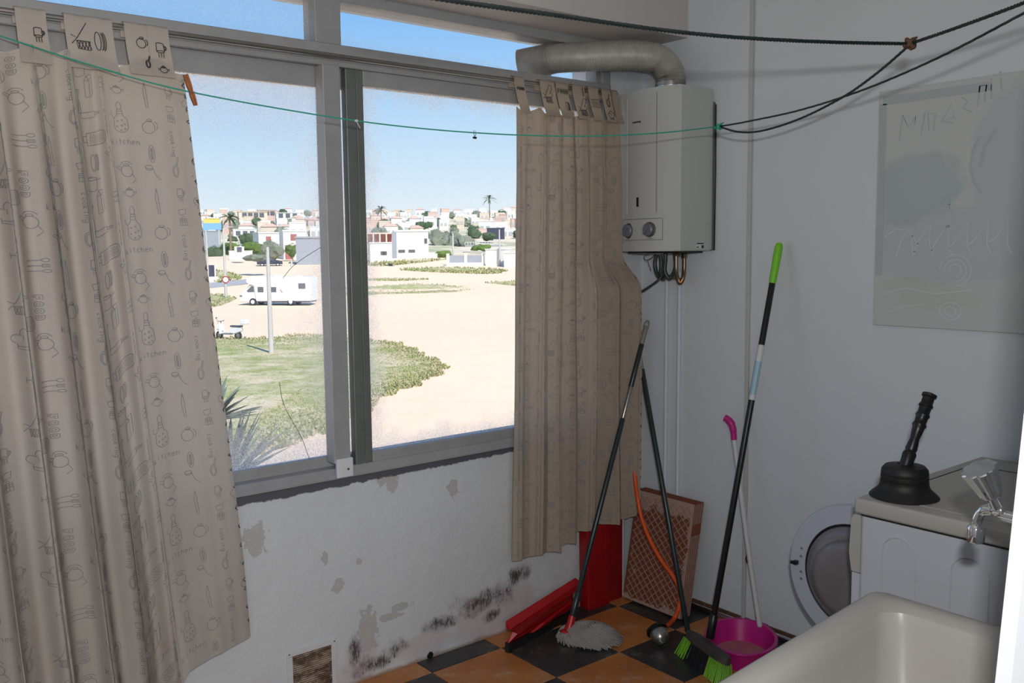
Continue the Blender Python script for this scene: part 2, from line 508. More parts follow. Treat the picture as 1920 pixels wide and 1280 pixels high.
glm = glass_mat('left_pane_glass', (.94, .955, .965), -2.8 - wx, -1.40 - wx, .80 - wz, 2.04 - wz, 1.0, .24, .36)
b = MB()
b.box((-1.497, .036, .805), (-1.455, .066, 2.040), .002)
part('sash_stile', b, M['white_frame'], win)
b = MB(); b.box((-3.70, .032, .745), (-1.42, .068, .808), .003); b.box((-3.70, .032, 2.038), (-1.40, .068, 2.112), .003); b.box((-3.7, .034, .8), (-3.64, .066, 2.04))
part('sash_rails', b, M['white_frame'], win)
b = MB(); b.box((-3.70, .070, .745), (-.262, .088, .80), .003); b.box((-3.70, .070, 2.06), (-.262, .088, 2.112), .003)
part('track_cover', b, M['white_frame'], win)
g_ = MB(); g_.quad((-3.64, .05, .80), (-1.402, .05, .80), (-1.402, .05, 2.045), (-3.64, .05, 2.045))
me = g_.mesh('glass_pane'); me.transform(Matrix.Translation(-Vector(win.location)))
pane_l = link('glass_pane', me, glm, win)
def crack(pts):
    b = MB(); b.tube(smoothpath([(p[0], .0475, p[2]) for p in pts], 5), .0009, 5)
    o = part('crack', b, M['ink'], pane_l)
crack([(-1.498,0.047,1.518), (-1.556,0.047,1.487), (-1.608,0.047,1.453), (-1.643,0.047,1.416)])
crack([(-1.668,0.047,1.079), (-1.657,0.047,1.009), (-1.627,0.047,0.943), (-1.595,0.047,0.881), (-1.569,0.047,0.804)])
gt = glass_mat('top_pane_glass', (.93, .955, .98), -1.437 - wx, -.262 - wx, 2.17 - wz, WB - .0 - wz, .35, .05)
for a_, b_ in ((F0 + .04, -2.85), (-2.76, -1.53), (-1.437, -.262)):
    g_ = MB()
    if b_ == -.262:
        # pane with a round hole for the flue: fan of quads around the hole
        hx, hz, hr = -.455, 2.252, .060
        n = 32; inner = [Vector((hx + hr * math.cos(2 * PI * i / n), .03, hz + hr * math.sin(2 * PI * i / n))) for i in range(n)]
        outer = []
        x0, x1, z0, z1 = a_, b_, 2.168, WB - .028
        for i in range(n):
            dx, dz = math.cos(2 * PI * i / n), math.sin(2 * PI * i / n)
            tt = min([(x1 - hx) / dx if dx > 1e-6 else 1e9, (x0 - hx) / dx if dx < -1e-6 else 1e9, (z1 - hz) / dz if dz > 1e-6 else 1e9, (z0 - hz) / dz if dz < -1e-6 else 1e9])
            tt = max(tt, hr * 1.02)
            outer.append(Vector((hx + dx * tt, .03, hz + dz * tt)))
        g_.ring_loft([outer, inner], True, False)
        # corners
        for cx, cz in ((x0, z0), (x0, z1), (x1, z0), (x1, z1)):
            k1 = [o for o in outer if abs(o.x - cx) < 1e-4]; k2 = [o for o in outer if abs(o.z - cz) < 1e-4]
            if k1 and k2:
                p_ = min(k1, key=lambda o: abs(o.z - cz)); q_ = min(k2, key=lambda o: abs(o.x - cx))
                g_.bm.faces.new([g_.bm.verts.new(v) for v in (p_, q_, Vector((cx, .03, cz)))])
    else:
        g_.quad((a_, .03, 2.168), (b_, .03, 2.168), (b_, .03, WB - .028), (a_, .03, WB - .028))
    me = g_.mesh('glass_pane'); me.transform(Matrix.Translation(-Vector(win.location)))
    link('glass_pane', me, gt, win)

# wall vent low on the window wall
vt = thing('wall_vent', 'square white vent grille with brown slats low on the window wall', 'vent', (-1.61, 0, .09))
vx0, vx1, vz0, vz1 = -1.700, -1.518, -.0, .184
vz0 = .008
b = MB(); b.box((vx0, -.006, vz1 - .018), (vx1, 0, vz1), .002); b.box((vx0, -.006, vz0), (vx1, 0, vz0 + .018), .002)
b.box((vx0, -.006, vz0 + .018), (vx0 + .020, 0, vz1 - .018), .002); b.box((vx1 - .020, -.006, vz0 + .018), (vx1, 0, vz1 - .018), .002)
part('frame', b, M['white_plastic'], vt)
part('backing', MB().box((vx0 + .018, -.0015, vz0 + .016), (vx1 - .018, -.0005, vz1 - .016)), M['rust'], vt)
gg = NG('dirty_vent_slat'); ggeo = gg.n('ShaderNodeNewGeometry'); gg.base(gg.mix(gg.ramp(gg.noise(26, 6, .75, ggeo.outputs['Position'], (.6, 1, 1.4)), .40, .58), (.42, .34, .26), (.10, .06, .04)), .8); M['slat'] = gg.m
ns = 20
bb = MB().box((vx0 + .019 + 1.61, -.0055, -.0022), (vx1 - .019 + 1.61, -.0012, .0018), .0005, 1); sm = bb.mesh('slat'); sm.materials.append(M['slat'])
for i in range(ns):
    o = bpy.data.objects.new('slat', sm); COL.objects.link(o); o.parent = vt
    o.location = (0, 0, vz0 + .022 + (vz1 - vz0 - .044) * i / (ns - 1) - .09)
for sx in (vx0 + .008, vx1 - .008):
    b = MB(); b.lathe((sx, -.006, vz1 - .008), (0, -1, 0), [(.0025, 0), (.002, .0015), (0, .002)], 8); part('screw', b, M['slot_dark'], vt)
# hole in the wall foot
b = MB(); b.lathe(((-1.134), -.003, (0.008)), (0, -1, 0), [(.014, -.001), (.012, .001), (.006, .0005), (0, .0)], 14)
tag(obj('pipe_stub', b, M['slot_dark'], None, True), 'small dark round pipe stub at the foot of the window wall', 'pipe')

# ---------------------------------------------------------------- curtains
def arc(cx, cy, rx, ry, a0=0, a1=360, n=16):
    return [(cx + rx * math.cos(math.radians(a0 + (a1 - a0) * i / n)), cy + ry * math.sin(math.radians(a0 + (a1 - a0) * i / n))) for i in range(n + 1)]
GL = {'c': [arc(.5, .35, .4, .35, 50, 310, 10)], 'o': [arc(.5, .35, .4, .35, 0, 360, 12)],
      'k': [[(.15, 0), (.15, 1)], [(.75, .7), (.18, .35), (.8, 0)]], 'i': [[(.5, 0), (.5, .65)], arc(.5, .9, .05, .05, 0, 360, 5)],
      'n': [[(.15, 0), (.15, .7)], arc(.5, .35, .35, .32, 180, 0, 8) + [(.85, 0)]], 'g': [arc(.5, .35, .38, .33), [(.88, .7), (.88, -.2)] + arc(.5, -.2, .38, .2, 0, -160, 6)],
      't': [[(.5, 1), (.5, .1), (.75, 0)], [(.2, .7), (.8, .7)]], 'h': [[(.15, 0), (.15, 1)], arc(.5, .35, .35, .32, 180, 0, 8) + [(.85, 0)]],
      'e': [[(.12, .38), (.88, .38)] + arc(.5, .35, .38, .35, 5, 310, 10)],
      'F': [[(.1, 0), (.1, 1), (.9, 1), (.9, .75), (.4, .75), (.4, .6), (.8, .6), (.8, .38), (.4, .38), (.4, 0), (.1, 0)]],
      'O': [arc(.5, .5, .45, .5), arc(.5, .5, .18, .24)], 'D': [[(.08, 0), (.08, 1), (.4, 1)] + arc(.4, .5, .5, .5, 90, -90, 10) + [(.08, 0)], [(.3, .25), (.3, .75)] + arc(.38, .5, .22, .25, 90, -90, 6) + [(.3, .25)]]}
def text(s, h, rot=0, w=.75):
    out = []; x = -len(s) * h * w / 2
    for ch in s:
        for pl in GL[ch]:
            q = [(x + px * h * w * .85, (py - .4) * h) for px, py in pl]
            if rot: q = [(py, -px) for px, py in q]
            out.append(q)
        x += h * w
    return out
def sc_(pls, s, flip=False):
    return [[(x * s, (-y if flip else y) * s) for x, y in p] for p in pls]
def squig(x0, y0, x1, y1, n, a):
    return [(x0 + (x1 - x0) * i / (n * 2) + (a if i % 2 else -a) * (0 if x1 != x0 else 1), y0 + (y1 - y0) * i / (n * 2) + (a if i % 2 else -a) * (1 if x1 != x0 else 0)) for i in range(n * 2 + 1)]
IC = {
 'mug': sc_([arc(0, .38, .32, .09), [(-.32, .38), (-.30, -.3)] + arc(0, -.3, .30, .08, 180, 360, 8) + [(.32, .38)], arc(.32, .05, .20, .2, 80, -80, 8), arc(.32, .05, .12, .12, 80, -80, 8)] + [squig(x, .55, x + .001, .95, 2, .04) for x in (-.18, .02, .22)], .030, True),
 'pan': sc_([arc(0, -.35, .28, .5), arc(0, -.38, .18, .38), [(.10, .12), (.28, .75), (.38, .72), (.2, .08)]], .036),
 'ladle': sc_([arc(-.3, .5, .26, .14), arc(-.3, .5, .26, .26, 180, 360, 8), [(-.06, .42), (.1, -.1), (.42, -.5), (.5, -.42)]], .036),
 'knife': sc_([[(0, 1), (-.12, .3), (-.10, -.1), (.1, -.1), (.06, .6), (0, 1)], [(-.08, -.1), (-.02, -.9), (.12, -.9), (.1, -.1)]], .038),
 'jug': sc_([arc(0, 0, .48, .52), arc(.1, .58, .2, .12), arc(.5, .1, .18, .34, 100, -80, 8), [(-.2, .5), (.3, .55)]], .034),
 'leaf': sc_([arc(0, 0, .24, .75), arc(0, 0, .10, .52, 0, 360, 10), squig(0, -.5, .001, .5, 5, .05)], .032),
 'salt': sc_([[(-.4, .75), (.35, .85), (.3, .4), (-.3, .3), (-.4, .75)], [(-.3, 0), (-.35, -.6), (.4, -.6), (.35, 0), (-.3, 0)], [(-.32, -.15), (.36, -.15)], [(-.33, -.3), (.37, -.3)], [(-.1, 0), (-.1, -.6)], [(.15, 0), (.15, -.6)], arc(.05, .08, .12, .1, 0, 180, 6)], .033),
 'cooking': text('cooking', .0135, 1, .8),
 'mitt': sc_([[(-.2, -.15), (.05, .25), (.35, .75), (.6, .72), (.62, .45), (.3, .0), (.55, .1), (.6, -.1), (.4, -.25)], [(-.25, -.3), (.45, -.3), (.42, -.8), (-.2, -.75), (-.25, -.3)], [(-.5, .0), (-.2, -.15), (-.5, -.5)]] + [[(-.2 + i * .18, -.3), (-.05 + i * .18, -.78)] for i in range(4)] + [[(-.05 + i * .16, -.3), (-.2 + i * .16, -.78)] for i in range(4)], .040),
 'hat': sc_([arc(.1, .35, .25, .28, -20, 220, 9), arc(.45, .1, .2, .25, -80, 100, 8), arc(-.3, 0, .26, .26, 60, 260, 8), [(-.3, -.28), (-.28, -.6), (.3, -.7), (.38, -.15)], [(-.28, -.45), (.33, -.5)], [(0, .2), (.02, -.1)]], .040),
 'glass': sc_([arc(.3, 0, .35, .35), [(-.05, 0), (-.5, 0)], [(-.5, .25), (-.5, -.25)]], .028),
 'pin': sc_([[(-.65, .2), (.45, .2), (.45, -.22), (-.65, -.22), (-.65, .2)], [(.45, .08), (.9, .05), (.9, -.06), (.45, -.08)]], .036),
 'board': sc_([[(-.6, .4), (.6, .45)] + arc(.6, 0, .32, .42, 90, -90, 6) + [(-.6, -.4), (-.6, .4)], [(-.6, .2), (-.9, .2), (-.9, -.2), (-.6, -.2)], squig(-.4, .2, .75, .2, 6, .12), squig(-.4, 0, .75, 0, 6, .12), squig(-.4, -.2, .75, -.2, 6, .12)], .040),
 'burger': sc_([arc(-.12, 0, .22, .7), arc(.1, 0, .15, .66, 90, -90, 8), arc(.2, 0, .15, .62, 90, -90, 8), arc(.22, 0, .24, .72, 80, -80, 8)], .030),
 'pot': sc_([arc(0, .35, .5, .12), [(-.5, .35), (-.42, -.5)] + arc(0, -.5, .42, .1, 180, 360, 6) + [(.5, .35)], [(-.5, .2), (-.85, .25), (-.85, .1)], [(.5, .2), (.85, .3), (.85, .12)], arc(0, .5, .06, .06)], .032),
 'milk': sc_([[(-.28, .5), (-.28, -.8), (.1, -.85), (.1, .45), (-.28, .5)], [(.1, .45), (.32, .6), (.32, -.7), (.1, -.85)], [(-.28, .5), (-.1, .85), (.3, .85), (.32, .6)], [(.1, .45), (-.1, .85)]], .034),
 'whisk': sc_([[(-.05, -.1), (-.1, -.9), (.12, -.9), (.06, -.1), (-.05, -.1)], [(0, -.1), (0, .7)], [(-.18, .7), (.18, .7)], [(-.18, .8), (.18, .8)]], .038),
 'FOOD': text('FOOD', .020, 1, .85),
 'FOODh': text('FOOD', .022, 0, .85),
 'kettle': sc_([arc(0, 0, .42, .4), arc(0, .45, .2, .08), arc(0, .35, .42, .35, 20, 160, 8), [(-.4, .05), (-.75, .3), (-.6, .4), (-.3, .25)], [(.35, -.2), (.6, -.6), (.25, -.9)]], .038),
 'cutlery': sc_([[(-.7, .45), (.2, .5)], arc(.42, .5, .22, .12), [(-.7, .1), (.2, .12)], [(.2, .22), (.65, .2)], [(.2, .12), (.65, .12)], [(.2, .02), (.65, .02)], [(.2, .22), (.2, .02)], [(-.7, -.25), (.2, -.25)], arc(.45, -.25, .25, .1)], .036),
 'apron': sc_([arc(0, .85, .15, .3, -70, 250, 10), [(-.14, .6), (-.2, .1), (-.42, -.1), (-.45, -.7)] + arc(0, -.7, .45, .4, 180, 360, 10) + [(.42, -.1), (.2, .1), (.14, .6)], [(-.14, .6), (.14, .6)], [(-.18, .25), (.18, .25), (.16, .45), (-.15, .45)], [(-.42, -.1), (-.6, .1), (-.55, .35)]] + [arc(px, py, .05, .05, 0, 360, 5) for px, py in ((-.2, -.3), (.1, -.2), (.25, -.5), (-.25, -.7), (.05, -.6), (-.02, -.95), (.25, -.85))], .042),
 'kitchen': text('kitchen', .0145, 0, .8),
 'sugar': sc_([arc(0, 0, .38, .32), arc(0, .3, .25, .07), [(-.38, .05), (-.58, .15), (-.5, -.1)], [(.38, .05), (.58, .15), (.5, -.1)], arc(0, .42, .06, .06)], .032),
}
CELL = [('ladle', .02, .02), ('knife', .02, .10), ('jug', .02, .19), ('leaf', .02, .265), ('pan', .085, .0), ('mug', .09, .075), ('salt', .09, .15), ('cooking', .085, .235),
        ('mitt', .155, .01), ('hat', .155, .10), ('glass', .165, .20), ('milk', .22, .225), ('pin', .215, .0), ('board', .225, .065), ('burger', .215, .125), ('pot', .20, .175), ('whisk', .19, .26),
        ('FOOD', .275, .03), ('kettle', .28, .12), ('cutlery', .285, .23), ('apron', .35, .01), ('kitchen', .355, .085), ('kettle', .35, .165), ('sugar', .35, .225)]
CW, CH = .40, .300

def curtain(name, W, H, surf, mat, label, root_loc, hole, nu=260, nv=90, tabs=(), seed=1, sub='', hem=None):
    root = thing(name, label, 'curtain', root_loc)
    bm = bmesh.new(); grid = []
    for j in range(nv + 1):
        grid.append([bm.verts.new(surf(W * i / nu, j / nv) - Vector(root_loc)) for i in range(nu + 1)])
    for j in range(nv):
        for i in range(nu):
            bm.faces.new((grid[j][i], grid[j + 1][i], grid[j + 1][i + 1], grid[j][i + 1]))
    me = bpy.data.meshes.new('panel'); bm.to_mesh(me); bm.free()
    link('panel', me, mat, root, 80)
    # print
    verts, faces = [], []
    mg = .004
    def stroke(pl, lw):
        pts = []
        for a, b2 in zip(pl, pl[1:]):
            L = math.hypot(b2[0] - a[0], b2[1] - a[1]); n = max(1, int(L / .008))
            for k in range(n): pts.append((a[0] + (b2[0] - a[0]) * k / n, a[1] + (b2[1] - a[1]) * k / n))
        pts.append(pl[-1])
        last = None
        for i, p in enumerate(pts):
            q = pts[min(i + 1, len(pts) - 1)]; o = pts[max(i - 1, 0)]
            dx, dy = q[0] - o[0], q[1] - o[1]; L = math.hypot(dx, dy) or 1
            nx, ny = -dy / L * lw, dx / L * lw
            if not (0.004 < p[0] < W - mg and .004 < p[1] < H - .01): last = None; continue
            idx = []
            for sgn in (-1, 1):
                u, v = p[0] + nx * sgn, p[1] + ny * sgn
                P = surf(u, v / H); Pu = surf(u + .002, v / H); Pv = surf(u, v / H + .002)
                nrm = (Pu - P).cross(Pv - P)
                if nrm.length > 0: nrm.normalize()
                if nrm.y > 0: nrm = -nrm
                if abs(nrm.y) < .12: nrm = (nrm + Vector((0, -.3, 0))).normalized()
                verts.append(P + nrm * .0016 - Vector(root_loc)); idx.append(len(verts) - 1)
            if last: faces.append((last[0], last[1], idx[1], idx[0]))
            last = idx
    rnd = random.Random(seed)
    for cu in range(-1, int(W / CW) + 2):
        for cv in range(-2, int(H / CH) + 2):
            for nm, ou, ov in CELL:
                u0 = cu * CW + ou + sub_off; v0 = cv * CH + ov + (CH / 2 if cu % 2 else 0)
                if not (-.05 < u0 < W + .05 and -.05 < v0 < H + .05): continue
                for pl in IC[nm]:
                    stroke([(u0 + x, v0 - y) for x, y in pl], .00085)
    me = bpy.data.meshes.new('printed_pattern'); me.from_pydata(verts, [], faces); me.update()
    o = link('printed_pattern', me, M['print'], root); o['kind'] = 'stuff'
    o['label'] = 'faded grey outline print of kitchen utensils'
    # bits of the bold outline print that turn over the side hem
    verts, faces = [], []
    mg = -.01
    v_ = .03
    while v_ < H - .03:
        a = rnd.uniform(.004, .010)
        for q_ in range(2):
            stroke([(W - rnd.uniform(.001, .003), v_ + rnd.uniform(0, .01)), (W - a, v_ + .006 + rnd.uniform(0, .008)), (W - rnd.uniform(0, .004), v_ + rnd.uniform(.012, .022))], .0010)
        v_ += rnd.uniform(.03, .07)
    me = bpy.data.meshes.new('hem_print'); me.from_pydata(verts, [], faces); me.update()
    o = link('hem_print', me, M['print_bold'], root); o['kind'] = 'stuff'; o['label'] = 'dark print showing along the side hem'
    return root
sub_off = 0.0

def lerp(a, b, t): return a + (b - a) * t
# --- left curtain
LW, LH = 1.75, 1.79
LZT = 2.034
LROOT = (-2.45, -.09, .3)
def left_surf(u, v):
    s = u / LW
    v = max(0, min(1.02, v))
    # fabric position: gathered on the left two thirds, flatter towards the free right edge
    x0 = lerp(-3.05, -3.0, v); x1 = lerp(-1.985, -1.850, v ** 1.1)
    fx = x1 - .225
    x = lerp(x0, fx, s / .865 - .03 * math.sin(2 * PI * s / .865)) if s < .865 else lerp(fx, x1, (s - .865) / .135)
    ph = 2 * PI * (10.5 * s ** .92) + .5 * math.sin(7 * s + 1.5)
    amp = .054 * (1 - .84 * max(0, min(1, (s - .80) / .08))) * (0.28 + .72 * min(1, v * 5))
    fold = math.sin(ph) + .28 * math.sin(2.0 * ph + 1 + 1.3 * math.sin(2 * v)) + .18 * math.sin(3.7 * ph + 3 * v)
    wav = noise.noise(Vector((s * 9, v * 2.2, 1.7)))
    y = -.098 - amp * .8 * (fold * .8 + .6) - .012 * wav
    x += .020 * math.cos(ph + .3) * (1 - .8 * max(0, min(1, (s - .79) / .08)))
    # bottom hem: level on the right, dipping lower towards the left
    zb = .312
    k = max(0, min(1, (x1 - x - .20) / .10)); k = k * k * (3 - 2 * k)
    zb -= .16 * k + .03 * max(0, min(1, (x1 - x) / .2))
    top = LZT - .030 * math.sin(ph * .5) ** 2 * (1 - min(1, v * 8))
    z = lerp(top, zb, v)
    if v > .85 and s > .6: y -= .02 * (v - .85) / .15 * math.sin(s * 30)
    return Vector((x, y, z))
cl_l = curtain('curtain', LW, LH, left_surf, M['cloth'], 'wide cream curtain with kitchen print on the left, reaching almost to the floor', LROOT, None, 300, 90, seed=2)
# --- right curtain
RW, RH = 1.05, 1.72
RROOT = (-.45, -.08, .3)
def right_surf(u, v):
    s = u / RW
    v = max(0, min(1.02, v))
    x0 = lerp(-.772, -.815, v); e_ = max(0, min(1, (v - .335) / .09)); x1 = -.236; ex_ = .112 * e_ * e_ * (3 - 2 * e_) * max(0, min(1, (s - .62) / .38)) ** .8
    x = lerp(x0, x1, s + .035 * math.sin(2 * PI * s)) + ex_
    ph = 2 * PI * (6.2 * s ** 1.1) + .6
    flat = max(0, min(1, (.45 - s) / .2))
    amp = .030 * (1 - .65 * flat) * (0.5 + .5 * min(1, v * 6))
    fold = math.sin(ph) + .3 * math.sin(2 * ph + 1.3 + v) + .16 * math.sin(4.3 * ph + 2 * v)
    y = -.086 - amp * (fold * .8 + .5) - .008 * noise.noise(Vector((s * 8, v * 2.4, 9.1)))
    x += .014 * math.cos(ph + .3) * (1 - .6 * flat)
    step = 1 / (1 + math.exp(-(s - .47) * 90))
    step2 = 1 / (1 + math.exp(-(s - .56) * 120))
    zb = .318 - .022 * s * 1.2 * (1 - step) + (.012) * step + .028 * step2
    if s > .93: zb += .03 * (s - .93) / .07
    z = lerp(2.030 - .02 * abs(math.sin(ph * .5)) * (1 - min(1, v * 8)), zb, v)
    if s > .47 and s < .9: y -= .012 * v * math.sin((s - .47) * 16)
    return Vector((x, y, z))
sub_off = .17
cl_r = curtain('curtain', RW, RH, right_surf, M['cloth_r'], 'narrower tan curtain with kitchen print hanging beside the water heater', RROOT, None, 200, 90, seed=5)
# tabs over the rod
def tab(root, x, w_, ztop, zbot, yb, mat, icons=(), fan=0):
    rl = Vector(root.location)
    b = MB(); n = 10
    front = [Vector((x + fan * k / n, lerp(-.085, yb, (k / n) ** 1.5), lerp(ztop, zbot, k / n))) for k in range(n + 1)]
    loop = [Vector((x, -.053, lerp(ztop - .03, ztop, k / 4))) for k in range(5)] + [Vector((x, -.060, ztop + .006)), Vector((x, -.070, ztop + .009)), Vector((x, -.080, ztop + .006))] + front
    prev = None
    for p in loop:
        cur = [b.bm.verts.new(p + Vector((dx, .002 * math.sin(dx * 90), 0))) for dx in (-w_ / 2, -w_ / 6, w_ / 6, w_ / 2)]
        if prev:
            for i in range(3): b.bm.faces.new((prev[i], cur[i], cur[i + 1], prev[i + 1]))
        prev = cur
    o = part('tab', b, mat, root, 80)
    vs, fs = [], []
    for nm, dx, dv, s in icons:
        for pl in IC[nm]:
            last = None
            for i, p in enumerate(pl):
                q = pl[min(i + 1, len(pl) - 1)]; r_ = pl[max(i - 1, 0)]
                ex, ey = q[0] - r_[0], q[1] - r_[1]; L = math.hypot(ex, ey) or 1
                idx = []
                for sg in (-1, 1):
                    px = dx + (p[0] + sg * -ey / L * .0011 / s) * s; pv = dv - (p[1] + sg * ex / L * .0011 / s) * s
                    if abs(px) > w_ / 2: idx = None; break
                    kk = max(0, min(1, pv / (ztop - zbot)))
                    vs.append(Vector((x + px + fan * kk, lerp(-.085, yb, kk ** 1.5) - .0035, ztop - pv)) - rl); idx.append(len(vs) - 1)
                if idx and last: fs.append((last[0], last[1], idx[1], idx[0]))
                last = idx
    if fs:
        me = bpy.data.meshes.new('printed_pattern'); me.from_pydata(vs, [], fs); me.update()
        link('printed_pattern', me, M['print_bold'], o)['kind'] = 'stuff'
ZT = 2.125
tl_ = [(-2.372, .072, [('mug', .012, .055, 1.0)]), (-2.262, .062, [('mitt', .005, .05, 1.2)]), (-2.203, .062, [('burger', -.008, .06, 1.2)]), (-2.112, .060, [('jug', .01, .05, .75), ('pan', .02, .10, .6)]), (-2.052, .060, [('mug', 0, .055, 1.1), ('sugar', 0, .12, .8)]),
       (-2.50, .065, [('hat', 0, .06, 1)]), (-2.62, .06, []), (-2.74, .06, []), (-2.85, .06, []), (-2.97, .06, [])]
for x, w_, ic in tl_: tab(cl_l, x, w_, ZT, 1.985, -.130, M['cloth'], ic)
tr_ = [(-.748, .050, [('FOODh', 0, .04, .5)]), (-.612, .072, [('mitt', -.01, .045, 1.1)]), (-.538, .062, [('FOODh', 0, .03, .8), ('burger', .01, .085, .8)]), (-.452, .064, [('mitt', 0, .08, 1.1), ('knife', .02, .02, .5)]), (-.372, .056, [('board', 0, .06, .9)]), (-.300, .054, [('pan', 0, .04, .9), ('hat', 0, .1, .7)]), (-.252, .040, [])]
for x, w_, ic in tr_: tab(cl_r, x, w_, 2.128, 1.998, -.124, M['cloth_r'], ic)
tag(obj('curtain_rod', MB().tube([(-3.7, -.069, 2.118), (-.22, -.069, 2.120)], .008), M['steel'], None, True), 'thin metal curtain rod under the transom carrying both curtains', 'rod')

# ---------------------------------------------------------------- water heater and flue
bx0, by0, by1, bz0, bz1 = -.198, -.388, -.052, 1.489, 2.120
wh = thing('water_heater', 'white gas water heater with two knobs mounted on the right wall', 'heater', (0, -.22, bz0))
n = 14
def bow(t): return -.198 - .036 * (1 - (2 * t - 1) ** 2) * 1.0
outline = [(-.012, by0), (bx0, by0)] + [(bow(i / n), lerp(by0, by1, i / n)) for i in range(1, n)] + [(bx0, by1), (-.012, by1)]
b = MB(); b.ring_loft([[Vector((x, y, bz0)) for x, y in outline], [Vector((x, y, bz1)) for x, y in outline]])
bmesh.ops.bevel(b.bm, geom=[e for e in b.bm.edges if abs(e.verts[0].co.z - e.verts[1].co.z) < 1e-4], offset=.004, segments=2, affect='EDGES')
part('casing', b, M['enamel'], wh, 25)
# front panel seams (vertical ridges) and control plate
def frontpt(y, z, off=0): 
    t_ = (y - by0) / (by1 - by0); return Vector((bow(t_) - off, y, z))
for yy in (-.290, -.128):
    b = MB(); b.tube([frontpt(yy, bz0 + .15, .0), frontpt(yy, bz1 - .02, .0)], .0016, 6); part('panel_seam', b, M['grey_plastic'] if yy < -.2 else M['enamel'], wh)
b = MB()
ring = []
cy0, cy1, cz0, cz1 = -.318, -.100, bz0 + .045, bz0 + .128
pts = [frontpt(lerp(cy0, cy1, i / 12), cz0, .001) for i in range(13)] + [frontpt(lerp(cy1, cy0, i / 12), cz1, .001) for i in range(13)]
b.tube(pts + [pts[0]], .0013, 6); part('control_outline', b, M['grey_plastic'], wh)
def knob(y, z, r):
    p = frontpt(y, z); ax = Vector((-1, 0, 0))
    b = MB(); b.lathe(p + Vector((.003, 0, 0)), ax, [(r * 1.18, 0), (r * 1.18, .005), (r * 1.05, .006), (r * 1.0, .010)], 28); rim = part('knob_ring', b, M['brass'], wh, 40)
    b = MB(); b.lathe(p, ax, [(r, 0), (r * .98, .014), (r * .85, .017), (0, .017)], 28)
    b.box(p + Vector((-.026, -r * .16, -r * .85)), p + Vector((-.014, r * .16, r * .85)), .002, 1, Matrix.Rotation(math.radians(35), 3, 'X'))
    part('knob', b, M['enamel_grey'], wh, 35)
knob(-.258, (1.574), .0255); knob(-.140, (1.572), .0255)
zc = (1.684)
b = MB(); b.box(frontpt(-.195, zc) + Vector((-.003, -.006, -.019)), frontpt(-.195, zc) + Vector((.003, .006, .019)), .003); part('sight_slot', b, M['slot_dark'], wh)
zb = (1.997)
b = MB()
for i in range(7):
    y = -.205 + i * .007 - .004
    b.box(frontpt(y, zb) + Vector((-.0012, -.0024, -.003 if i else -.005)), frontpt(y, zb) + Vector((0, .0024, .003)))
part('brand_mark', b, M['ink'], wh)['kind'] = 'stuff'
b = MB()
for i in range(9):
    zz = bz0 + .128 + i * .009; b.box(frontpt(-.075, zz) + Vector((-.0012, -.012 + (i % 3) * .002, -.0028)), frontpt(-.075, zz) + Vector((.002, .008, .0028)))
part('vertical_lettering', b, M['grey_plastic'], wh)['kind'] = 'stuff'
b = MB()
for (dy, dz, ww) in ((.0, 0, .004), (-.014, .003, .006), (-.014, -.006, .006), (-.02, -.001, .004)): b.box(frontpt(-.075 + dy, bz0 + .035 + dz) + Vector((-.001, -ww, -.003)), frontpt(-.075 + dy, bz0 + .035 + dz) + Vector((.002, ww, .003)))
for yy in (-.258, -.140): b.box(frontpt(yy, cz0 + .006) + Vector((-.001, -.014, -.001)), frontpt(yy, cz0 + .006) + Vector((.002, .014, .001)))
for yy in (-.215, -.18): b.box(frontpt(yy, bz0 + .085) + Vector((-.001, -.003, -.001)), frontpt(yy, bz0 + .085) + Vector((.002, .003, .001)))
part('printed_symbols', b, M['grey_plastic'], wh)['kind'] = 'stuff'
b = MB(); b.box((-.105, by0 - .0012, bz0 + .008), (-.060, by0, bz0 + .035)); lb = part('rating_label', b, M['sticker_white'], wh)
b = MB(); b.box((-.075, by0 - .0022, bz0 + .010), (-.062, by0 - .001, bz0 + .022)); b.box((-.103, by0 - .0022, bz0 + .026), (-.062, by0 - .001, bz0 + .031)); b.box((-.103, by0 - .0022, bz0 + .012), (-.092, by0 - .001, bz0 + .016)); part('label_print', b, M['ink'], lb)
part('back_plate', MB().box((-.012, by0 - .004, bz0 + .0), (0, by1 + .004, bz1 - .05), .002), M['dark_frame'], wh)
b = MB(); b.box((-.17, by0 + .03, bz0 - .008), (-.03, by1 - .03, bz0 + .004)); part('base_plate', b, M['slot_dark'], wh)
b = MB(); b.lathe((-.118, -.262, bz1 - .004), (0, 0, 1), [(.056, 0), (.056, .035), (.060, .036)], 32); part('flue_collar', b, M['chrome_dull'], wh, 40)

# corrugated flue duct through the top pane
fd = thing('flue_duct', 'corrugated silver flue hose from heater top out through upper glass', 'duct', (-.118, -.262, bz1 + .02))
path = smoothpath([(-.118, -.262, bz1 + .018), (-.120, -.262, bz1 + .062), (-.150, -.232, bz1 + .118), (-.215, -.170, bz1 + .140), (-.300, -.100, bz1 + .139), (-.390, -.025, bz1 + .135), (-.455, .030, bz1 + .132), (-.490, .072, bz1 + .126), (-.525, .115, bz1 + .118), (-.550, .150, bz1 + .112)], 26)
rr = [.057 * (1 + .035 * (1 if i % 2 else -1)) for i in range(len(path))]
b = MB(); b.tube(path[:int(len(path) * .74)], rr[:int(len(path) * .74)], 32, False); part('inner_hose', b, M['duct'], fd, 60)
b = MB(); b.tube(path[int(len(path) * .74) - 1:], [r * 1.05 for r in rr[int(len(path) * .74) - 1:]], 32, True); part('outer_hose', b, M['duct'], fd, 60)

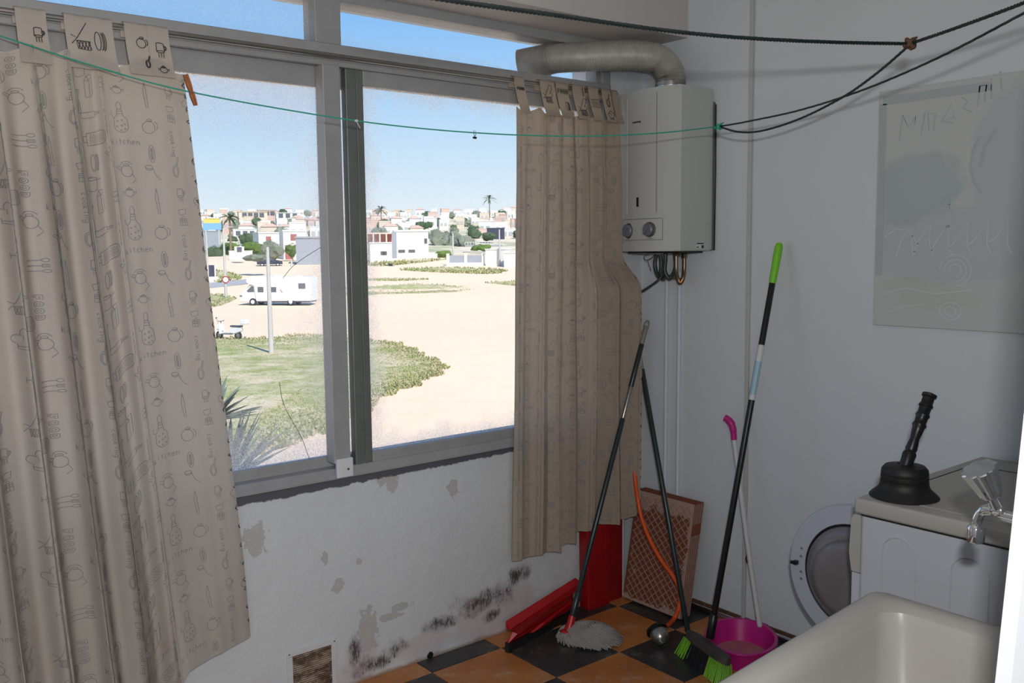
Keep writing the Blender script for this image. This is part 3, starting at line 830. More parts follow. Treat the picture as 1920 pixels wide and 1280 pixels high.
# pipes and hoses below the heater
pv = thing('water_pipe_valves', 'short looped pipes, valve and fittings hanging under the white heater', 'pipes', (-.06, -.2, 1.4))
za = bz0 - .004
b = MB(); b.tube(smoothpath([(-.10, -.225, za), (-.10, -.225, za - .03), (-.10, -.222, za - .075), (-.09, -.232, za - .105), (-.08, -.240, za - .10), (-.08, -.262, za - .06), (-.085, -.262, za)], 6), .0085); part('return_bend', b, M['hose_dark'], pv, True)
b = MB(); b.tube(smoothpath([(-0.09,-0.273,1.473), (-0.09,-0.274,1.415), (-0.08,-0.271,1.382), (-0.07,-0.277,1.362), (-0.06,-0.285,1.382), (-0.05,-0.281,1.414), (-0.05,-0.281,1.472)], 6), .0085); part('copper_bend', b, M['brass'], pv, True)
b = MB(); b.tube(smoothpath([(-0.075,-0.272,1.378), (-0.07,-0.277,1.36), (-0.062,-0.284,1.375)], 6), .0095); part('solder_joint', b, M['copper'], pv, True)
for p, m_ in (((-0.09,-0.279,1.477), 'rust'), ((-0.05,-0.281,1.468), 'brass')):
    b = MB(); b.lathe((p[0], p[1], p[2] - .008), (0, 0, 1), [(.012, 0), (.0135, .003), (.0135, .018), (.012, .022)], 6); part('union_nut', b, M[m_], pv)
b = MB(); b.tube(smoothpath([(-0.09,-0.167,1.473), (-0.09,-0.159,1.442), (-0.09,-0.165,1.407), (-0.09,-0.182,1.381)], 5), .0085); b.tube(smoothpath([(-0.07,-0.17,1.473), (-0.07,-0.176,1.435), (-0.07,-0.17,1.385)], 5), .0085); part('inlet_bend', b, M['hose_dark'], pv, True)
v0 = Vector((-0.05,-0.179,1.382))
b = MB(); b.lathe(v0 + Vector((-.02, 0, 0)), (1, 0, 0), [(0, 0), (.013, .001), (.015, .008), (.012, .02), (.008, .04), (.008, .055)], 14); b.tube([v0 + Vector((0, .03, 0)), v0 + Vector((0, -.05, -.002))], .008); b.box(v0 + Vector((-.03, -.02, -.016)), v0 + Vector((-.022, -.004, -.006)), .001); part('stop_valve', b, M['brass'], pv, 40)
b = MB(); b.tube(smoothpath([(-0.1,-0.138,1.477), (-0.1,-0.108,1.469), (-0.1,-0.117,1.451), (-0.1,-0.15,1.462), (-0.1,-0.167,1.477)], 6), .0016, 6); b.tube([(-0.1,-0.126,1.455), (-0.1,-0.135,1.431), (-0.1,-0.147,1.409)], .0014, 6); part('loose_wire', b, M['rust'], pv)
tag(obj('gas_hose', MB().tube(smoothpath([(-0.08,-0.194,1.425), (-0.08,-0.185,1.387), (-0.09,-0.171,1.365), (-0.1,-0.13,1.338), (-0.11,-0.094,1.315), (-0.12,-0.067,1.286), (-0.12,-0.036,1.199)], 6), .0052), M['hose_dark'], None, True), 'dark green hose running from under heater down behind the tan curtain', 'hose')
for (xa, ya), lb_ in (((-.009, -.153), 'left thin white pipe running down the corner wall below the heater'), ((-.009, -.222), 'right thin white pipe running down the corner wall below the heater')):
    tag(obj('water_pipe', MB().tube([(xa, ya, 1.40), (xa, ya + .003, .8), (xa, ya + .008, .04)], .0078), M['wall'], None, True), lb_, 'pipe', None)
b = MB(); b.tube([(-.006, -.398, 2.06), (-.006, -.400, 1.8), (-.006, -.398, 1.49)], .0025, 6)
tag(obj('cord', b, M['black'], None, True), 'thin black cord running down the wall at the right side of the heater', 'cord')

# ---------------------------------------------------------------- clothes lines
def rope(name, pts, r, mat, label, cat='rope', twist=False, parent=None):
    p = smoothpath(pts, 14)
    b = MB()
    if twist:
        L = [0]
        for a, c in zip(p, p[1:]): L.append(L[-1] + (c - a).length)
        # resample
        tot = L[-1]; N = int(tot / .006); q = []
        j = 0
        for i in range(N + 1):
            s = tot * i / N
            while j < len(L) - 2 and L[j + 1] < s: j += 1
            q.append(p[j].lerp(p[j + 1], (s - L[j]) / max(1e-9, L[j + 1] - L[j])))
        for ph in (0, 2 * PI / 3, 4 * PI / 3):
            st = []
            for i, c in enumerate(q):
                d = (q[min(i + 1, N)] - q[max(i - 1, 0)]).normalized()
                u = d.cross(Vector((0, 0, 1))).normalized(); v = d.cross(u)
                a = ph + tot * i / N / (r * 7) * 2 * PI
                st.append(c + (u * math.cos(a) + v * math.sin(a)) * r * .55)
            b.tube(st, r * .55, 6)
    else: b.tube(p, r, 8)
    o = obj(name, b, mat, parent, True)
    if not parent: tag(o, label, cat)
    return o
K1 = (-0.53,-0.829,1.888)
K2 = (-0.921,-1.668,1.949)
rope('clothes_line', [(-2.708,0.176,2.139), (-2.566,0.03,2.097), (-2.445,-0.087,2.05), (-2.264,-0.203,1.981), (-2.054,-0.276,1.928), (-1.703,-0.359,1.883), (-1.439,-0.447,1.858), (-1.184,-0.551,1.846), (-0.955,-0.659,1.846), (-0.742,-0.751,1.86), K1], .0019, M['green_line'], 'thin green clothes line sagging across the window from the left', 'clothesline')
rope('hanging_rope', [(-2.246,-1.576,1.874), (-2.135,-1.588,1.871), (-1.884,-1.569,1.888), (-1.63,-1.579,1.897), (-1.416,-1.596,1.909), (-1.166,-1.627,1.928), K2], .0040, M['dark_rope'], 'thick dark twisted rope along the top of the picture up to the knot', 'rope', True)
rope('hanging_rope', [K2, (-1.006,-1.819,1.946), (-1.096,-1.979,1.946), (-1.186,-2.1,1.946)],   .0038, M['dark_rope'], 'dark twisted rope from the rusty knot up to the top right corner', 'rope', True)
rope('hanging_rope', [K2, (-0.888,-1.631,1.941), (-0.796,-1.514,1.918), (-0.676,-1.356,1.897), (-0.565,-1.152,1.873), (-0.533,-0.999,1.857), (-0.524,-0.902,1.864), K1], .0034, M['dark_rope'], 'slack dark rope dropping from the rusty knot down to the green knot', 'rope', True)
rope('hanging_rope', [K1, (-0.544,-0.947,1.889), (-0.616,-1.185,1.889), (-0.744,-1.456,1.896), (-0.903,-1.726,1.912), (-1.076,-1.972,1.932), (-1.187,-2.101,1.937)], .0030, M['dark_rope'], 'dark rope rising from the green knot to the right edge, lowest on the right', 'rope', True)
def knot(c, r, mat, name, label):
    c = Vector(c); b = MB()
    pts = [c + Vector((math.sin(2 * t) * r * 1.1, math.cos(t * 2) * r * .6 - .002, math.sin(3 * t) * r * .8)) for t in [2 * PI * i / 26 for i in range(27)]]
    b.tube(pts, r * .38, 7); b.tube([c, c + Vector((-r * 1.5, 0, -r * .9)), c + Vector((-r * 2.2, 0, -r * .6))], r * .33, 6); b.tube([c, c + Vector((r * 1.2, -.004, r * 1.2)), c + Vector((r * 1.9, -.004, r * 1.4))], r * .25, 6)
    tag(obj(name, b, mat, None, True), label, 'knot')
knot(K1, .009, M['green_line'], 'rope_knot', 'small green knot joining the ropes beside the water heater')
knot(K2, .0115, M['rust'], 'rope_knot', 'brown rusty knot joining the dark ropes at upper right')
# clothespin
cp = Vector((-2.039,-0.282,1.931))
pin = thing('clothespin', 'wooden clothespin clipped on the green line left of the window post', 'clothespin', cp)
up = Vector((-.28, .06, 1)).normalized(); sd = Vector((1, .15, .28)).normalized()
for sgn in (-1, 1):
    b = MB()
    pr_ = [(.0, .040), (.006, .040), (.0065, .010), (.0045, -.004), (.0065, -.016), (.004, -.042), (.001, -.042), (.0, -.01)]
    poly = [cp + sd * (sgn * (a + .0005)) + up * h + Vector((0, -.005, 0)) for a, h in pr_]
    b.prism(poly, (0, .010, 0)); part('jaw', b, M['wood_pin'], pin)
b = MB(); b.tube([cp + up * -.008 + Vector((0, -.006, 0)) - sd * .006, cp + up * -.008 + Vector((0, -.0075, 0)) + sd * .006, cp + up * -.011 + Vector((0, .006, 0)) + sd * .006], .0011, 6); part('spring', b, M['steel'], pin)
hk = Vector((-1.276,-0.514,1.853))
b = MB(); b.tube([hk + Vector((0.003, 0, .003)), hk + Vector((.004, 0, -.008)), hk + Vector((.0, 0, -.016))], .0009, 5); b.tube([hk + Vector((-0.003, 0, .003)), hk + Vector((-.003, 0, -.008)), hk + Vector((.0, 0, -.016))], .0009, 5); b.box(hk + Vector((-.006, -.003, -.022)), hk + Vector((.006, .003, -.016)), .001)
tag(obj('peg_remnant', b, M['black'], None), 'tiny dark broken peg hanging on the green line mid window', 'peg')
hk = Vector((-1.609,-0.398,1.871))
b = MB(); b.tube([hk, hk + Vector((.004, 0, -.008)), hk + Vector((.012, 0, -.020))], .001, 5); b.lathe(hk, (1, 0, 0), [(.003, -.004), (.004, 0), (.003, .004)], 8, True)
tag(obj('thread_end', b, M['sticker_white'], None), 'short pale loose thread end tied on the green line by the centre post', 'thread')

# ---------------------------------------------------------------- poster on right wall
g = NG('faded_poster_paper')
base = g.mix(g.noise(3, 4), (.49, .535, .54), (.52, .55, .55))
m1 = g.ramp(g.blobs([(-1.24, 1.70, .17, .11), (-1.17, 1.63, .09, .07)], ax=(1, 2), wob=.2, nscale=10), 0, .25)
base = g.mix(g.math('MULTIPLY', m1, .55), base, (.33, .42, .43))
m2 = g.ramp(g.blobs([(-1.34, 1.50, .30, .13), (-1.53, 1.75, .14, .25)], ax=(1, 2), wob=.14, nscale=7), 0, .15)
base = g.mix(g.math('MULTIPLY', m2, .45), base, (.40, .43, .48))
m3 = g.ramp(g.blobs([(-1.30, 1.33, .16, .05), (-1.20, 1.37, .1, .03)], ax=(1, 2), wob=.2, nscale=9), 0, .3)
base = g.mix(g.math('MULTIPLY', m3, .35), base, (.44, .47, .42))
g.base(base, .8)
M['poster'] = g.m
po = thing('wall_canvas', 'large pale faded picture hung back to front on the right wall', 'picture', (-.008, -1.4, 1.62))
py0, py1, pz0, pz1 = -1.78, -1.085, 1.232, 2.012
b = MB(); b.box((-.014, py0, pz0), (-.002, py1, pz1), .002); me = b.mesh('sheet'); o = link('sheet', me, M['poster']); o.parent = po; me.transform(Matrix.Translation((0, 0, 0)))
o.matrix_parent_inverse = Matrix.Translation(-Vector(po.location))
pf = plain('faded_print_blue_grey', (.43, .485, .495), .8); pl_ = plain('faded_print_pale', (.62, .66, .68), .8)
def pstroke(mb, pts, w_):
    prev = None
    for i, p in enumerate(pts):
        q = pts[min(i + 1, len(pts) - 1)]; r_ = pts[max(i - 1, 0)]
        ex, ey = q[0] - r_[0], q[1] - r_[1]; L = math.hypot(ex, ey) or 1
        cur = [mb.bm.verts.new((-.0148, p[0] + s * -ey / L * w_, p[1] + s * ex / L * w_)) for s in (-1, 1)]
        if prev: mb.bm.faces.new((prev[0], prev[1], cur[1], cur[0]))
        prev = cur
b = MB()
# border bands, tilted handwriting seen from the back
pstroke(b, [(-1.10, 1.98), (-1.45, 1.98)], .014); pstroke(b, [(-1.102, 1.97), (-1.102, 1.40)], .012)
hand = [[(0, 0), (.01, .10), (.03, .05), (.055, .09), (.05, .06)], [(.075, .02), (.085, .1)], [(.10, .03), (.095, .10), (.12, .09), (.115, .03)], [(.14, .06), (.17, .12), (.18, .07), (.14, .06), (.18, .05)], [(.20, .14), (.22, .12), (.205, .1), (.235, .08)], [(.25, .10), (.255, .17), (.275, .17), (.27, .11)], [(.29, .12), (.29, .17)], [(.285, .185), (.292, .19)], [(.32, .14), (.315, .19)], [(.312, .205), (.318, .21)]]
for h in hand: pstroke(b, [(-1.16 - x * 1.0, 1.84 + z * .85) for x, z in h], .0022)
for (cy, cz, r_) in ((-1.32, 1.70, .006), (-1.33, 1.56, .006), (-1.30, 1.60, .004)):
    pstroke(b, [(cy + r_ * .5 * math.cos(a * PI / 6), cz + r_ * .5 * math.sin(a * PI / 6)) for a in range(13)], r_ * .5)
pstroke(b, [(-1.335, 1.61), (-1.335, 1.65), (-1.315, 1.65), (-1.315, 1.63), (-1.335, 1.63), (-1.31, 1.605)], .0018)
pstroke(b, [(-1.42, 1.83), (-1.40, 1.79), (-1.395, 1.74), (-1.41, 1.69), (-1.43, 1.66)], .003); pstroke(b, [(-1.47, 1.85), (-1.435, 1.80), (-1.425, 1.74)], .006)
part('faded_drawing', b, pf, po)['label'] = 'pale blue grey border, strokes and mirrored handwriting'
b = MB()
for k in range(6):
    y = -1.16 - k * .06; pstroke(b, [(y, 1.46 + .01 * k), (y - .02, 1.52), (y - .055, 1.56 + .004 * k), (y - .055, 1.50), (y - .07, 1.47)], .0016)
for r_ in (.05, .035, .02): pstroke(b, [(-1.36 + r_ * math.cos(a * PI / 10), 1.42 + r_ * math.sin(a * PI / 10)) for a in range(16)], .0014)
for r_ in (.035, .018): pstroke(b, [(-1.35 + r_ * math.cos(a * PI / 8), 1.29 + r_ * .8 * math.sin(a * PI / 8)) for a in range(17)], .0016)
pstroke(b, [(-1.12, 1.34), (-1.2, 1.36), (-1.3, 1.345), (-1.42, 1.36)], .0016); pstroke(b, [(-1.14, 1.28), (-1.2, 1.30), (-1.27, 1.31)], .0014)
pstroke(b, [(-1.12, 1.53), (-1.16, 1.555), (-1.2, 1.55), (-1.24, 1.5)], .0016)
part('pale_outlines', b, pl_, po)

# ---------------------------------------------------------------- broom, mops
def stick(root, a, c, r, segs, mats):
    """segs: list of (t0,t1,rfac,material key,name)"""
    a, c = Vector(a), Vector(c)
    for t0, t1, rf, mk, nm in segs:
        b = MB(); p, q = a.lerp(c, t0), a.lerp(c, t1); d = (q - p).normalized()
        b.tube([p, p + d * .002, q - d * .002, q], [r * rf * .9, r * rf, r * rf, r * rf * .9], 14)
        part(nm, b, M[mk], root, 40)
# green broom
bt = Vector((-0.035,-0.72,1.51)); bb_ = Vector((-0.369,-0.687,0.085))
br_ = thing('broom', 'black broom with lime green grip and green bristles leaning on right wall', 'broom', (bb_.x, bb_.y, 0))
stick(br_, bb_, bt, .0115, [(0, .06, 1.35, 'black', 'socket'), (.05, .905, 1.0, 'black', 'pole')], None)
d = (bt - bb_).normalized()
b = MB(); p = bb_.lerp(bt, .90); b.tube([p, p + d * .03, p + d * .10, p + d * .135, p + d * .150, p + d * .153], [.0125, .0135, .0148, .0150, .0105, .003], 16); part('grip', b, M['green'], br_, 50)
b = MB(); p, q = bb_.lerp(bt, .602), bb_.lerp(bt, .742); b.tube([p, q], .0121, 14); lbl = part('label', b, M['sticker_white'], br_, 50)
b = MB(); b.tube([p + d * .02, p.lerp(q, .7)], .0124, 14); part('label_print', b, M['sticker_blue'], lbl, 50)
# broom head: block from left end to right end, bristles splayed to the viewer side
h0 = Vector((-0.374,-0.591,0.075)); h1 = Vector((-0.455,-0.837,0.075))
f0 = Vector((-0.386,-0.553,0.004)); f1 = Vector((-0.446,-0.766,0.004))
ax = (h1 - h0).normalized(); dnv = ((f0 - h0) + (f1 - h1)).normalized(); nn = ax.cross(dnv).normalized()
dnv = (dnv - ax * dnv.dot(ax)).normalized()
L = (h1 - h0).length; wd = .026
b = MB(); ring0, ring1, ring2 = [], [], []
for k in range(24):
    a = 2 * PI * k / 24
    ca, sa = math.cos(a), math.sin(a)
    px = (abs(ca) ** .5) * (1 if ca > 0 else -1) * L / 2; pn = (abs(sa) ** .75) * (1 if sa > 0 else -1) * wd
    c0 = (h0 + h1) / 2 + ax * px + nn * pn
    ring0.append(c0 - dnv * .012 * .6 - dnv * .004); ring1.append(c0); ring2.append(c0 + dnv * .014)
b.ring_loft([[ (h0+h1)/2 + (p - (h0+h1)/2) * .88 - dnv * .004 for p in ring0], ring0, ring1, ring2]); part('brush_block', b, plain('dusty_brush_block', (.075, .066, .060), .6, 0, .3), br_, 40)
rnd = random.Random(3)
for nm, t0, t1, mk in (('green_bristles', .02, .22, 'green_bristle'), ('black_bristles', .22, .68, 'black'), ('green_bristles', .68, .99, 'green_bristle')):
    b = MB(); rows = 5; cols = int((t1 - t0) * 38)
    for i in range(cols):
        for j in range(rows):
            t_ = lerp(t0, t1, (i + .5) / cols)
            s = h0 + ax * (L * t_) + nn * (wd * .8 * (j / (rows - 1) * 2 - 1)) + dnv * .012
            ln = lerp(Vector(f0 - h0).length, Vector(f1 - h1).length, t_) * 1.02
            e = s + dnv * (ln - .012) + ax * (t_ - .5) * .035 + nn * ((j / (rows - 1) * 2 - 1) * .012) + Vector((rnd.uniform(-.003, .003), rnd.uniform(-.003, .003), 0))
            if e.z < .001: e = s + (e - s) * ((s.z - .001) / (s.z - e.z))
            b.tube([s, e], [.0016, .0024], 5)
    o = part(nm, b, M[mk], br_); o['kind'] = 'stuff'
# string mop (left pole)
mt = Vector((-0.108,-0.135,1.196)); mb0 = Vector((-0.62,-0.215,0.07))
mp = thing('mop', 'string mop with grey cotton head on black tile, pole leaning right', 'mop', (-.57, -.26, 0))
stick(mp, mb0, mt, .0105, [(0, .09, 1.25, 'dark_pole', 'socket'), (.08, .66, 1.0, 'dark_pole', 'pole'), (.66, .79, .78, 'steel', 'pole_joint'), (.77, .92, 1.02, 'dark_pole', 'pole'), (.92, .985, .95, 'grey_plastic', 'grip')], None)
d = (mt - mb0).normalized(); p = mb0.lerp(mt, .982); s_ = d.cross(Vector((.6, .75, 0))).normalized()
b = MB(); b.tube([p + s_ * .009 - d * .004, p + s_ * .009 + d * .015, p + s_ * .005 + d * .026, p + d * .029, p - s_ * .005 + d * .026, p - s_ * .009 + d * .015, p - s_ * .009 - d * .004], .0028, 8); part('hanging_loop', b, M['grey_plastic'], mp, True)
b = MB(); b.tube([mb0 - d * .045, mb0 - d * .01, mb0 + d * .018], [.020, .0155, .0145], 14); b.lathe(mb0 - d * .045, d, [(.034, -.006), (.034, 0), (.020, .008)], 16); part('red_socket', b, M['red'], mp, 40)
# strands spiralling over a flattened dome
gst = NG('mop_cotton'); gst.base(gst.mix(gst.noise(40, 4), (.36, .33, .30), (.24, .22, .205)), .95); M['cotton'] = gst.m
cx, cy = -.578, -.275
rx, ry = .125, .098
b = MB()
def dome(px, py):
    q = math.sqrt((px) ** 2 + (py) ** 2)
    return .012 + .050 * max(0, 1 - q ** 2.6)
an = math.radians(-50)
def mp_pt(px, py, dz):
    X = px * rx; Y = py * ry
    return Vector((cx + X * math.cos(an) - Y * math.sin(an), cy + X * math.sin(an) + Y * math.cos(an), dome(px, py) + dz))
prof = [[mp_pt(r_ * math.cos(a), r_ * math.sin(a), -.004) for a in [2 * PI * k / 28 for k in range(28)]] for r_ in (.97, .9, .75, .5, .25, .02)]
b.ring_loft(prof, True, True)
rnd = random.Random(11)
for i in range(210):
    a0 = rnd.uniform(0, 2 * PI); swirl = rnd.uniform(1.1, 2.4); r0 = rnd.uniform(.05, .5); r1 = rnd.uniform(.85, 1.08)
    pts = []
    for k in range(9):
        t_ = k / 8; r_ = lerp(r0, r1, t_); a = a0 + swirl * t_ + .12 * math.sin(t_ * 9 + i)
        z = rnd.uniform(0, .003)
        p = mp_pt(r_ * math.cos(a), r_ * math.sin(a), z)
        if t_ == 1: p.z = rnd.uniform(.003, .012)
        pts.append(p)
    b.tube(pts, .0027, 5)
for i in range(70):
    a0 = math.radians(140) + rnd.uniform(-.9, .9); r1 = rnd.uniform(.9, 1.05)
    s = mp_pt(-.75, .15, .004)
    e = mp_pt(r1 * math.cos(a0), r1 * math.sin(a0), 0); e.z = .006
    m_ = s.lerp(e, .5) + Vector((0, 0, .014))
    b.tube(smoothpath([s, m_, e], 4), .0027, 5)
o = part('mop_strands', b, M['cotton'], mp, True); o['kind'] = 'stuff'
# second pole
pt = Vector((-0.087,-0.03,1.219)); pb = Vector((-0.237,-0.479,0)); pb = Vector((-0.254,-0.488,0.012))
m2 = thing('mop_pole', 'bare dark mop pole leaning into the corner behind the string mop', 'pole', (pb.x, pb.y, 0))
stick(m2, pb, pt, .0105, [(0, .815, 1.0, 'dark_pole', 'pole'), (.815, .905, .85, 'steel', 'pole_joint'), (.90, .99, 1.02, 'dark_pole', 'upper_pole')], None)
# magenta-gripped stick
wt = Vector((-0.075,-0.558,0.763)); wb_ = Vector((-0.115,-0.718,0.082))
ws = thing('cleaning_stick', 'white stick with magenta hooked grip standing by magenta basin', 'stick', (wb_.x, wb_.y, 0))
b = MB(); mid = wt.lerp(wb_, .55) + Vector((0, .004, 0)); b.tube(smoothpath([wb_, mid, wt], 6), .0098, 14); d = (wb_ - wt).normalized()
b.lathe(wb_, d, [(.0098, 0), (.0105, .006), (.008, .013), (0, .015)], 14); part('tube', b, M['white_plastic'], ws, 50)
b = MB(); b.tube(smoothpath([wt + d * .005, (-0.075,-0.555,0.792), (-0.077,-0.548,0.818), (-0.08,-0.532,0.835), (-0.085,-0.518,0.842)], 7), [.0115] * 7 + [.013] * 7 + [.0145] * 7 + [.013] * 7 + [.006], 14); part('grip', b, M['magenta'], ws, 50)
q = Vector((-0.09,-0.644,0.307))
b = MB(); b.tube([q + Vector((0, .004, .02)), q + Vector((0, .010, .0)), q + Vector((0, .004, -.016))], .003, 6); part('clip', b, M['black'], ws, True)
# magenta basin
bc = Vector((-0.232,-0.72,0.078)); bc.z = 0
def oval(mb):
    v_ = Vector((.775, .632, 0))
    for v in mb.bm.verts:
        d_ = v.co - bc; k_ = d_.dot(v_); v.co = v.co + v_ * (k_ * .26 - .024)
    return mb
ba = thing('basin', 'round magenta plastic basin on the floor behind the broom', 'basin', bc)
b = MB(); R0, R1, HB = .100, .119, .078
b.lathe(bc, (0, 0, 1), [(0, .002), (R0, .002), (R1 * .97, HB * .8), (R1, HB), (R1 + .012, HB + .001), (R1 + .013, HB - .004), (R1 + .002, HB - .006), (R1 - .001, HB * .8), (R0 + .003, 0), (0, 0)], 48)
part('bowl', oval(b), M['magenta'], ba, 50)
gb = NG('dusty_magenta'); gb.base(gb.mix(gb.ramp(gb.noise(14, 5, .7), .35, .65), (.42, .10, .18), (.40, .16, .16)), .7); M['dusty'] = gb.m
b = MB(); b.lathe(bc, (0, 0, 1), [(R0 + .001, .0035), (R0 * .6, .004), (0, .0045)], 40); part('dusty_bottom', oval(b), M['dusty'], ba, 50)
b = MB(); q = bc + Vector((-.05, -.045, .006)); b.lathe(q, (0, 0, 1), [(.036, 0), (.036, .001), (0, .0012)], 30); st = part('round_sticker', b, M['sticker_white'], ba)
b = MB(); b.lathe(q + Vector((.003, .002, .0012)), (0, 0, 1), [(.024, 0), (.024, .0006), (0, .0008)], 24); part('sticker_print', b, M['enamel_grey'], st)
b = MB(); b.box(bc + Vector((R1 + .006, -.02, HB - .012)), bc + Vector((R1 + .026, .02, HB)), .004); part('lip_handle', b, M['magenta'], ba)

# ---------------------------------------------------------------- red dustpan leaning on its side
dp = thing('dustpan', 'red plastic dustpan with black lip standing on edge by window wall', 'dustpan', (-.68, -.08, 0))
def skew(profile, p0, p1, z0, z1, mat, name, endtap=0.0):
    """profile (y,z) swept along from p0 to p1"""
    b = MB(); rings = []
    for (px, py, pz) in (p0, p1):
        rings.append([Vector((px, py + a, pz + c)) for a, c in profile])
    b.ring_loft(rings); return part(name, b, M[mat], dp, 25)
A0, A1 = Vector((-.895, -.135, 0)), Vector((-.455, -.055, 0))
dx = A1 - A0; dxn = dx.normalized(); ny = Vector((-dxn.y, dxn.x, 0)) * -1   # towards the room
def dpp(t_, out, z): return A0 + dx * t_ + ny * out + Vector((0, 0, z * (.71 if z > .03 else 1.0)))
def slab(name, mat, prof0, prof1):
    b = MB(); b.ring_loft([[dpp(t_, o_, z_) for t_, o_, z_ in prof0], [dpp(t_, o_, z_) for t_, o_, z_ in prof1]]); return part(name, b, M[mat], dp, 25)
slab('black_lip', 'black_rubber', [(.0, .010, 0), (.0, .030, 0), (.0, .030, .028), (.03, .010, .036), (.03, .0, .03)], [(1.0, -.005, 0), (1.0, .014, 0), (1.0, .014, .026), (.98, .0, .032), (.98, -.012, .02)])
slab('lower_tray', 'red', [(.04, .004, .028), (.04, .012, .028), (.12, .030, .085), (.10, .012, .095)], [(.97, -.01, .035), (.97, .0, .03), (.93, .012, .110), (.93, -.002, .120)])
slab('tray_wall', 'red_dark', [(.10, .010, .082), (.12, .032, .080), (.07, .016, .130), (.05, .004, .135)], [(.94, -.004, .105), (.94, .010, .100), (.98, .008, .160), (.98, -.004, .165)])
slab('upper_flange', 'red', [(.04, .004, .118), (.05, .026, .112), (.02, .030, .128), (.03, .004, .160)], [(.98, -.004, .150), (.98, .018, .146), (1.05, .018, .190), (1.03, -.004, .215)])
slab('bright_panel', 'red', [(.30, .018, .030), (.34, .026, .030), (.45, .040, .072), (.44, .030, .076)], [(.52, .016, .03), (.55, .022, .03), (.92, .020, .098), (.92, .010, .102)])
b = MB(); b.prism([dpp(.95, .002, .07), dpp(1.03, .002, .085), dpp(1.05, .002, .115), dpp(1.02, .002, .105), dpp(.95, .002, .11)], ny * .012); part('hook', b, M['red_dark'], dp)

# red bin in the corner
rb = thing('plastic_bin', 'tall red plastic bin standing in the corner behind the tan curtain', 'bin', (-.28, -.06, 0))
def box_taper(p, q, z0, z1, tp, mat, name, dent=0):
    b = MB(); cxm, cym = (p[0] + q[0]) / 2, (p[1] + q[1]) / 2
    def rect(s, z):
        w2, d2_ = (q[0] - p[0]) / 2 * s, (q[1] - p[1]) / 2
        r_ = min(w2, d2_) * .3; out = []
        for sx, sy, a0 in ((1, 1, 0), (-1, 1, 90), (-1, -1, 180), (1, -1, 270)):
            for k in range(5):
                a = math.radians(a0 + k * 22.5); out.append(Vector((cxm + sx * (w2 - r_) + r_ * math.cos(a), cym + sy * (d2_ - r_) + r_ * math.sin(a), z)))
        return out
    b.ring_loft([rect(.95, z0), rect(1.0, z0 + .012), rect(1 + tp, z1)]); return part(name, b, M[mat], rb, 40)
M['red_bin'] = plain('red_bin_plastic', (.40, .006, .012), .33, 0, .25, 5)
box_taper((-.385, -.066), (-.255, -.008), .0, .355, .05, 'red_bin', 'body')
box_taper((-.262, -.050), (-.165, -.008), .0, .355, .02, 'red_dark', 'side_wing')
for xx in (-.36, -.33, -.30):
    b = MB(); b.tube([(xx + .012, -.0655, .03), (xx + .012, -.0665, .345)], .002, 8); part('rib', b, M['red_bin'], rb, True)

# white pvc pipe in the corner
tag(obj('corner_pipe', MB().tube([(-.150, -.030, .0), (-.150, -.030, 1.2)], .010), M['white_plastic'], None, True), 'thin white pipe standing in the corner between red bin and terracotta tiles', 'pipe')

